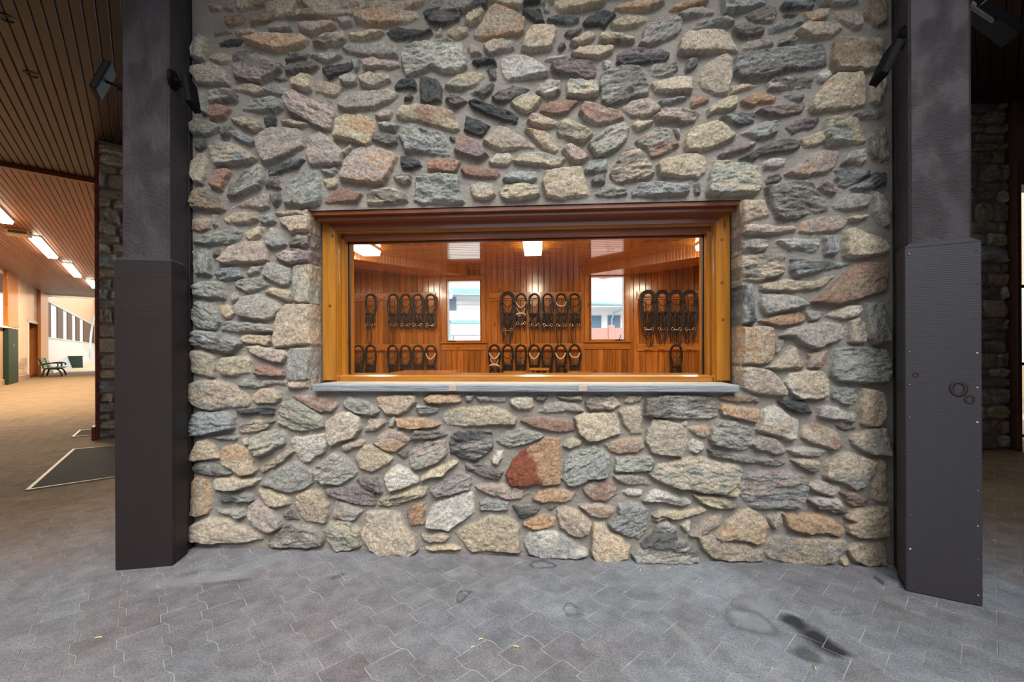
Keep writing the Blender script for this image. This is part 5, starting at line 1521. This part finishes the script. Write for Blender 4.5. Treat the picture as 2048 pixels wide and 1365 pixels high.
for k, (xa, xb, ya) in enumerate(((16, 37, 548), (82, 97, 571))):
    s0, s1 = wn(xa, 700, NL + .12)[0], wn(xb, 700, NL + .12)[0]
    lab = ('orange varnished wooden post above the green panel on the passage wall', 'orange varnished wooden post between the doorway and the green bench')[k]
    z0 = (wn(26, 655, NL + .12)[1], 0)[k]
    e = thing('wall_post', lab, 'post', CORR @ Vector((NL, (s0 + s1) / 2, z0)), CA, 'orange posts along the passage')
    m = MB(); m.box(0.0, .12, -(s1 - s0) / 2, (s1 - s0) / 2, 0, ZK - z0 - .03, .01, axis=2); m.build('shaft', M_ORGW, e)
    m = MB(); m.box(0.0, .14, -(s1 - s0) / 2 - .02, (s1 - s0) / 2 + .02, 0, .18, .01, axis=1); m.build('plinth_board', M_ORGW, e)
s0, s1 = wn(17, 700, NL + .14)[0], wn(37, 700, NL + .14)[0]; z1 = wn(27, 657, NL + .14)[1]
e = thing('green_panel', 'tall dark green panel under the orange post at the left edge of the picture', 'panel', CORR @ Vector((NL, (s0 + s1) / 2, 0)), CA)
m = MB(); m.box(.008, .14, -(s1 - s0) / 2, (s1 - s0) / 2, 0, z1 - .01, .02); m.build('panel_board', M_GREEN, e)
m = MB(); m.box(.139, .15, -.12, .12, z1 * .66, z1 * .72, .003); m.build('small_plate', M_GREENL, e)
o = cbox('baseboard_passage', M_PINKW, NL - .01, NL + .04, sA, sd0 - .16, 0, .22, axis=1); struct(o)
# riding arena beyond
NA = -4.4
sF = 76.0
zA0, zA1 = wn(110, 677, NA)[1], wn(110, 612, NA)[1]
m = MB(); m.box(NA - .06, NA, sE - .1, sF, zA1 + .08, 8.0, M=CORR); m.box(NA - .12, NL, sE - .05, sE, 0, 8, M=CORR); o = m.build('wall_arena', M_PINKW); struct(o)
zz = zA0 - .06
m = MB(); n0, n1 = NA + .02, NA + .62
pts = [(n1, 0), (n0, zz), (n0 - .15, zz), (n0 - .15, 0)]
m.faces([(p[0], sE, p[1]) for p in pts] + [(p[0], sF, p[1]) for p in pts], [(0, 1, 2, 3), (7, 6, 5, 4)] + [(i, 4 + i, 4 + (i + 1) % 4, (i + 1) % 4) for i in range(4)], (.5,) * 3, 0, False, CORR, 1)
o = m.build('trim_6', M_KICK); struct(o)
bays = ((102.5, 115), (126, 135), (144, 152), (159.5, 167))
e = empty('window_5'); struct(e)
cbox('window_frame', M_ALU, NA - .1, NA + .04, sE, sF - 2, zA1, zA1 + .12, e, axis=1); cbox('window_sill', M_ALU, NA - .1, NA + .08, sE, sF - 2, zA0 - .08, zA0 + .02, e, axis=1)
ends = [wn(97, 650, NA)[0]] + [x for b in bays for x in (wn(b[0], 650, NA)[0], wn(b[1], 650, NA)[0])] + [wn(190, 650, NA)[0]]
for k in range(0, len(ends) - 1, 2):
    cbox('mullion', M_DKBR, NA - .06, NA + .0, ends[k], ends[k + 1], zA0, zA1, e, axis=2)
    if k: cbox('window_frame', M_ALU, NA - .1, NA + .03, ends[k + 1] - .14, ends[k + 1], zA0, zA1, e, axis=2)
for k in range(4):
    cbox('glass_pane', M_GLASSC, NA - .06, NA - .05, ends[2 * k + 1], ends[2 * k + 2], zA0, zA1, e)
m = MB(); m.box(NA - .1, 30, sF, sF + .2, 0, 8, M=CORR); o = m.build('wall_arena_end', M_PINKW); struct(o)
m = MB(); m.box(-6, 8, sE + .4, sE + .6, ZK, 8, M=CORR); o = m.build('trim_8', M_PINKW); struct(o)
m = MB(); P = [CORR @ Vector((n, s, .01)) for n, s in ((NA, sE + .8), (14, sE + .8), (14, sF), (NA, sF))]
m.face(P, None, (.5,) * 3); o = m.build('floor', M_SAND); struct(o)
# far corner: steel frame leg
m = MB(); m.tube([CORR @ Vector((NA + .5, 62, 0)), CORR @ Vector((NA + .6, 62, 3.2)), CORR @ Vector((NA + 1.1, 62, 5.4)), CORR @ Vector((NA + 3.0, 62, 7.2))], .09, 6)
o = m.build('steel_frame', M_ALU); tag(o, 'pale curved steel roof frame at the far end of the riding arena', 'steel frame')

# stone pier on the right of the passage
pc = ground(200, 880)
sP, nP = pc.dot(ADIR), pc.dot(NDIR)
pm = stone_panel('stone_face', 1.6, ZK, 21, .014, ['T', 'T', 'Tk', 'k', 'kT', 'tT', 'bk'])  # dark stone palette stands in for the low light on the pier
e = empty('wall_pier', ADIR * sP + NDIR * nP, 0); struct(e)
e.rotation_euler = (0, 0, math.atan2(NDIR.y, NDIR.x) - R(0))
so = bpy.data.objects.new('stone_face', pm); COL.objects.link(so); so.parent = e
m = MB(); m.box(0, 1.6, .02, 26, 0, ZK); m.build('wall_core', M_DKBR, e)
m = MB(); m.box(-.05, 0, -.01, .16, 0, ZK - .01, .006, axis=2); m.build('corner_board', M_RED, e)
m = MB(); m.box(-.09, -.05, -.02, .2, 0, .2, .006); m.build('plinth', M_RED, e)

# floor mats
M_MAT = plain('dark_rubber_mat', (44, 40, 36), .9, var=.2, nscale=60)
M_EDGE = plain('mat_frame', (128, 112, 90), .5)
def mat(lab, c0, c1, c2, c3):
    q = [ground(*c) for c in (c0, c1, c2, c3)]; ctr = sum(q, Vector()) / 4
    e = thing('floor_mat', lab, 'mat', (ctr.x, ctr.y, 0)); l = [(p.x - ctr.x, p.y - ctr.y) for p in q]
    ar = sum(l[k - 1][0] * l[k][1] - l[k][0] * l[k - 1][1] for k in range(4))
    if ar < 0: l = l[::-1]
    i_ = [(a.x, a.y) for a in inset(l, .03)]
    m = MB(); m.prism(i_, 0, .009); m.build('mat_field', M_MAT, e)
    m = MB()
    for k in range(4):
        a, b = l[k], l[(k + 1) % 4]; c, d = i_[(k + 1) % 4], i_[k]
        m.prism([a, b, c, d], 0, .011)
    m.build('mat_edge', M_EDGE, e)
mat('large dark rubber door mat with a pale edge in front of the left passage', (50, 983), (145, 900), (272, 889), (300, 946))
mat('small dark floor mat at the foot of the stone pier', (143, 875.5), (158, 862), (236, 856), (240, 868))

# bench and mounting block
b0 = ground(117, 752)
e = thing('park_bench', 'green slatted bench with black cast iron ends behind the orange post', 'bench', b0, CA)
for s in (0, 1):
    y = -1.5 * s + .1
    m = MB()
    m.tube([(-.42, y, .02), (-.38, y, .2), (-.30, y, .42), (0, y, .43), (.22, y, .42)], .035, 6); m.tube([(.26, y, .02), (.22, y, .2), (.10, y, .38), (-.2, y, .42)], .035, 6)
    m.tube([(-.36, y, .42), (-.44, y, .7), (-.52, y, .95)], .03, 6); m.tube([(-.44, y, .62), (-.2, y, .68), (.1, y, .70), (.26, y, .64), (.22, y, .56)], .03, 6); m.tube([(.05, y, .42), (.12, y, .56), (.1, y, .68)], .025, 6)
    m.build('cast_iron_end', M_IRON, e)
for k in range(5):
    m = MB(); m.box(-.30 + k * .13, -.20 + k * .13, -1.5, .2, .45, .485, .006, axis=1); m.build('seat_slat', M_GREENL, e)
for k in range(4):
    x = -.37 - k * .035
    m = MB(); m.box(x - .02, x + .02, -1.5, .2, .52 + k * .12, .60 + k * .12, .006, axis=1); m.build('back_slat', M_GREENL, e)
b1 = ground(147.5, 736.5)
e = thing('mounting_block', 'dark green box shaped mounting block on the arena sand', 'mounting block', b1, R(44))
m = MB(); m.prism([(-.48, -.3), (.48, -.3), (.48, .5), (-.48, .5)], 0, .86, top=[(-.46, -.22), (.46, -.22), (.46, .46), (-.46, .46)]); m.build('body', M_GREEN, e)
m = MB(); m.box(-.5, .5, -.26, .5, .84, .9, .02); m.build('lid', M_GREEN, e)
m = MB(); m.prism([(-.34, 0), (.34, 0), (.26, .5), (-.26, .5)], 0, .03, M=Matrix.Translation((0, -.285, .1)) @ Matrix.Rotation(R(84), 4, 'X')); m.prism([(-.16, 0), (.16, 0), (.14, .16), (-.14, .16)], 0, .05, M=Matrix.Translation((0, -.285, .25)) @ Matrix.Rotation(R(84), 4, 'X')); m.build('recessed_front', M_GREEN, e)

# passage ceiling lamps
def tube_lamp(lab, a, b):
    p, q = ground(*a, z=ZK - .08), ground(*b, z=ZK - .08)
    c = (p + q) / 2; l = (q - p).length / 2
    e = thing('fluorescent_light', lab, 'ceiling light', (c.x, c.y, ZK - .024), CA, 'fluorescent lights of the passage')
    m = MB(); m.box(-.13, .13, -l, l, -.03, 0, .004); m.build('housing', M_WHITE, e)
    m = MB(); m.prism([(-.10, -l + .02), (.10, -l + .02), (.10, l - .02), (-.10, l - .02)], -.10, -.03, top=[(-.12, -l), (.12, -l), (.12, l), (-.12, l)]); m.build('diffuser', M_TUBE, e)
    L = bpy.data.lights.new('tube_glow', 'AREA'); L.shape = 'RECTANGLE'; L.size = .2; L.size_y = min(2 * l, 2.4); L.energy = HALL_W; L.color = (1.0, .84, .60)
    lo = bpy.data.objects.new('light_source', L); COL.objects.link(lo); lo.parent = e; lo.location = (0, 0, -.11)
HALL_W = 170.0
tube_lamp('nearest fluorescent light of the left passage, cut by the picture edge', (-40, 408), (27, 446))
tube_lamp('second fluorescent light of the left passage, beyond the beige box', (56, 474), (115, 516))
tube_lamp('third fluorescent light of the left passage', (124, 528), (164, 554))
tube_lamp('farthest fluorescent light of the left passage, beside the stone pier', (173, 561), (196, 576))
p = ground(38, 468, ZK - .1); M_BEIGE = plain('beige_plastic', (186, 168, 136), .5)
e = thing('ceiling_box', 'beige box on the passage ceiling between two fluorescent lights', 'ceiling box', (p.x, p.y, ZK - .02), CA)
m = MB(); m.box(-.22, .22, -.2, .2, -.13, 0, .012); m.build('housing', M_BEIGE, e); m = MB(); m.box(-.16, .16, -.205, -.19, -.10, -.03, .004); m.build('front_grille', M_DKBR, e)
for px, py, lab in ((12, 36, 'small dark recessed ceiling light at the top left corner'), (64, 149, 'small dark recessed ceiling light left of the flood light')):
    p = ground(px, py, ZK)
    e = thing('recessed_light', lab, 'recessed light', (p.x, p.y, ZK + .008), CA, 'recessed lights of the porch ceiling')
    m = MB(); m.tube([(math.cos(t) * .06, math.sin(t) * .06, -.008) for t in np.linspace(0, 2 * math.pi, 17)[:-1]], .012, 6, closed=True); m.build('trim_ring', M_DKBR, e)
    m = MB(); m.cyl((0, 0, -.004), (0, 0, .0), .055, .055, 16); m.build('lens', M_LENS, e)

# ================================================================== passage to the right
rm = stone_panel('stone_face', 2.38, ZK, 33, .014, ['T', 'T', 'Tk', 'k', 'kT', 'tT', 'bk'])  # darker stones again, the dimness of this passage put into their colour
e = empty('wall_far_right', (4.05, 5.55, 0), R(-1)); struct(e)
so = bpy.data.objects.new('stone_face', rm); COL.objects.link(so); so.parent = e
m = MB(); m.box(0, 2.37, .02, .5, 0, ZK); m.build('wall_core', M_DKBR, e)
e = thing('gate_post', 'dark brown post at the far right edge beside the bright gateway', 'post', (6.505, 5.45, 0), 0)
m = MB(); m.box(-.045, .02, -.05, .25, 0, 3.42, .006, axis=2); m.build('shaft', M_DKBR, e); m = MB(); m.box(-.05, .8, -.05, .25, 3.42, ZK, .006, axis=0); m.build('head_beam', M_DKBR, e)
e = thing('iron_gate', 'dark barred gate in the bright gateway at the far right edge', 'gate', (7.3, 6.0, 0), 0)
for k in range(7):
    m = MB(); m.cyl((-.45 + k * .15, 0, .05), (-.45 + k * .15, 0, 2.2), .014, .014, 8); m.build('bar', M_IRON, e)
for z in (.08, 1.1, 2.2):
    m = MB(); m.box(-.48, .48, -.02, .02, z - .02, z + .02, .003); m.build('rail', M_IRON, e)
m = MB(); m.prism([(3.3, -3.4), (8.0, 1.2), (8.0, 5.5), (8.2, 5.5), (8.2, 1.1), (3.5, -3.6)], 0, ZK); m.box(7.75, 8.15, 5.5, 6.2, 0, ZK); o = m.build('light_block_side_wall', M_DKBR); struct(o)  # added out of view to keep sky light out of the right passage
m = MB(); m.box(6.9, 13, 9.0, 9.3, 2.65, 6.0); m.box(6.9, 7.3, 9.0, 9.3, 0, 2.65); m.box(12.6, 13, 9.0, 9.3, 0, 2.65); o = m.build('wall_across', plain('pale_brick', (200, 180, 160), .8)); struct(o)

# broken paver piece at the foot of the right post
p = ground(1776, 1163)
m = MB(); m.prism([(-.07, -.05), (.03, -.06), (.05, .03), (.0, .07), (-.06, .03)], 0, .02, lin((110, 112, 116)), top=[(-.062, -.045), (.025, -.052), (.044, .026), (.0, .06), (-.053, .025)])
o = m.build('paver_fragment', M_PAVER, loc=(p.x, p.y, 0)); tag(o, 'broken grey paver piece at the foot of the right post', 'paver piece')
# bits of straw
M_STRAW = plain('straw', (214, 196, 140), .7)
for k, (px, py, a, l) in enumerate(((962, 1281, 20, .022), (1032, 1296, -10, .028), (945, 1297, 35, .016), (1281, 1142, 60, .03), (1337, 1139, 20, .03), (1988, 1083, 10, .03), (197, 1278, 15, .03), (1630, 1339, 70, .02))):
    p = ground(px, py); q = Vector((math.cos(R(a)), math.sin(R(a)), 0)) * l / 2
    m = MB(); m.tube([-q + Vector((0, 0, .004)), Vector((0, 0, .006)), q + Vector((0, 0, .004))], .0028, 5)
    o = m.build('straw_bit', M_STRAW, loc=(p.x, p.y, .001))
    tag(o, ('short bit of straw on the pavers below the middle of the window', 'pale bit of straw on the pavers, right of the middle', 'tiny bit of straw on the pavers below the middle of the window', 'bit of straw at the foot of the dark pointed boulder, left one', 'bit of straw at the foot of the dark pointed boulder, right one', 'bit of straw on the dim pavers right of the right post', 'bit of straw on the pavers in front of the left post', 'tiny bit of straw beside the dark stain on the pavers')[k], 'straw', 'loose straw on the pavers')

# ================================================================== yard behind the tack room windows
M_CLAP = plain('white_clapboard', (244, 246, 248), .7, var=.04)
M_ROOF = plain('pale_blue_grey_roof', (196, 218, 230), .7, var=.06)
M_TEAL = plain('pale_teal_trim', (150, 196, 206), .6)
M_PINKF = plain('pinkish_fence_wood', (206, 160, 150), .7, var=.08)
M_DKGL = plain('bluish_glass', (110, 140, 165), .15)  # flat bluish tone for the windows of shed and barn
e = thing('shed', 'white garage shed with a blue roof seen through the left small window', 'shed', (-2.2, 16.0, 0), R(6))
m = MB(); m.box(-3.2, 2.2, 0, 4, 0, 3.4)
for k in range(20): m.box(-3.2, 2.2, -.02, 0, .05 + k * .165, .20 + k * .165, .006)
m.build('wall', M_CLAP, e)
m = MB(); vs = [(-3.5, -.5, 3.45), (2.5, -.5, 3.45), (2.5, 2.4, 5.2), (-3.5, 2.4, 5.2)]; m.faces([(x, y, z) for x, y, z in vs] + [(x, y, z + .1) for x, y, z in vs], [(0, 1, 2, 3)[::-1], (4, 5, 6, 7)] + [(i, (i + 1) % 4, 4 + (i + 1) % 4, 4 + i) for i in range(4)]); m.build('roof', M_ROOF, e)
m = MB(); m.box(-3.5, 2.5, -.54, -.5, 3.36, 3.54); m.build('fascia', M_TEAL, e)
d = empty('garage_door'); d.parent = e
for k in range(5):
    m = MB(); m.box(-.1, 1.5, -.07, -.03, .1 + k * .44, .5 + k * .44, .02); m.build('door_panel', M_CLAP, d)
m = MB(); m.box(-.22, 1.62, -.05, -.02, 2.3, 2.42); m.box(-.22, -.1, -.05, -.02, 0, 2.4); m.build('door_frame', M_TEAL, d)
m = MB(); m.box(-.2, .1, -.06, -.02, 2.8, 3.3); m.build('window', M_DKGL, e)
e = thing('barn', 'pale barn with a blue roof and gutter seen through the right small window', 'barn', (3.8, 17.0, 0), R(-5))
m = MB(); m.box(-1.2, 5, 0, 3, 0, 3.0); m.build('wall', M_CLAP, e)
m = MB(); vs = [(-1.6, -.6, 3.1), (5.4, -.6, 2.9), (5.4, 2.4, 3.72), (-1.6, 2.4, 4.05)]; m.faces([(x, y, z) for x, y, z in vs] + [(x, y, z + .1) for x, y, z in vs], [(0, 1, 2, 3)[::-1], (4, 5, 6, 7)] + [(i, (i + 1) % 4, 4 + (i + 1) % 4, 4 + i) for i in range(4)]); m.build('roof', M_ROOF, e)
m = MB(); m.tube([(-1.6, -.66, 3.08), (5.4, -.66, 2.9)], .07, 8, res=1); m.build('gutter', M_TEAL, e)
m = MB(); m.tube([(.55, -.62, 2.98), (.5, -.55, 2.8), (.2, -.08, 2.5), (.2, -.06, .1)], .04, 8, res=3); m.build('downspout', M_TEAL, e)
for k in range(3):
    m = MB(); m.box(-.7 + k * .75, -.2 + k * .75, -.03, .02, 2.15, 2.65); m.build('window', M_DKGL, e)
m = MB(); m.box(-1.2, 5, -.05, 0, 1.95, 2.08); m.build('band_board', M_TEAL, e)
e = thing('yard_fence', 'pinkish board fence seen through the right small window', 'fence', (3.0, 12.5, 0), R(-4))
for k in range(4):
    m = MB(); m.box(-1.2, 3.2, -.015, .015, .3 + k * .42, .68 + k * .42, .005, axis=0); m.build('board', M_PINKF, e)
for k in range(5):
    m = MB(); m.box(-1.2 + k * 1.05, -1.02 + k * 1.05, -.06, .06, 0, 2.02, .01, axis=2); m.build('fence_post', M_PINKF, e)
m = MB(); m.face([(-5.5, 6.7, .004), (6.8, 6.7, .004), (14, 14, .004), (14, 40, .004), (-5.5, 40, .004)], None, (.5,) * 3); o = m.build('floor', plain('pale_bounce_gravel', (206, 202, 194), .9, nscale=40)); struct(o)  # pale ground added to bounce light in the yard

# ================================================================== unseen light blockers added around the camera
m = MB(); m.box(-14, 14, -9.4, -9.0, 0, 5.4); o = m.build('light_block_wall', M_DKBR); struct(o)  # added to block low sky light and darken the glass reflection
m = MB(); m.box(-9, -2.9, -3.6, YE - .04, ZK + .03, ZK + .2); m.box(3.1, 9, -3.6, YE - .04, ZK + .03, ZK + .2); m.box(-9, -2.9, -3.7, -3.6, 2.7, ZK + .2); m.box(3.1, 9, -3.7, -3.6, 2.7, ZK + .2); o = m.build('trim_7', M_DKBR); struct(o)  # unseen side roofs and fascia, added to darken the passages
m = MB(); m.prism([(-2.66, 2.02), (-5.7, -.1), (-5.78, .0), (-2.74, 2.12)], 2.15, ZK); m.prism([(2.8, 1.9), (5.8, -1.0), (5.9, -.9), (2.9, 2.0)], 2.15, ZK); o = m.build('trim_9', M_DKBR); struct(o)  # unseen panels added to keep light off the near passage ceilings

# ================================================================== light
w = bpy.data.worlds.new('sky'); SC.world = w; w.use_nodes = True
nt = w.node_tree; bg = nt.nodes['Background']
tc = nt.nodes.new('ShaderNodeTexCoord'); sp = nt.nodes.new('ShaderNodeSeparateXYZ'); nt.links.new(tc.outputs['Generated'], sp.inputs[0])
mr = nt.nodes.new('ShaderNodeMapRange'); mr.inputs[1].default_value = -.1; mr.inputs[2].default_value = 1.0; nt.links.new(sp.outputs[2], mr.inputs[0])
cr = nt.nodes.new('ShaderNodeValToRGB'); nt.links.new(mr.outputs[0], cr.inputs[0])
cr.color_ramp.elements[0].color = (.70, .76, .82, 1); cr.color_ramp.elements[1].color = (.92, .97, 1.0, 1)
nt.links.new(cr.outputs[0], bg.inputs['Color']); bg.inputs['Strength'].default_value = 1.15
S = bpy.data.lights.new('hazy_sun', 'SUN'); S.energy = SUN_E if 'SUN_E' in globals() else 2.0; S.angle = R(35); S.color = (1, .97, .92)
so = bpy.data.objects.new('hazy_sun', S); COL.objects.link(so)
d = Vector((-.22, 1.0, -1.15)); so.rotation_euler = d.to_track_quat('-Z', 'Y').to_euler(); so.location = (0, -6, 8)

cam = bpy.data.cameras.new('camera'); co = bpy.data.objects.new('camera', cam); COL.objects.link(co)
cam.sensor_fit = 'HORIZONTAL'; cam.sensor_width = 36.0; cam.lens = F / 2048 * 36.0
cam.shift_y = (PY0 - 682.5) / 2048.0; cam.clip_start = .05; cam.clip_end = 500
rt = Vector((math.cos(PHI), 0, -math.sin(PHI))); up = Vector((math.sin(PHI), 0, math.cos(PHI))); bk = Vector((0, -1, 0))
Mc = Matrix((rt, up, bk)).transposed().to_4x4(); Mc.translation = (0, 0, HCAM); co.matrix_world = Mc
SC.camera = co
vs_ = SC.view_settings
vs_.view_transform = 'Standard'; vs_.look = 'None'; vs_.exposure = 0.95; vs_.gamma = 1.0
try: vs_.use_curve_mapping = False
except Exception: pass
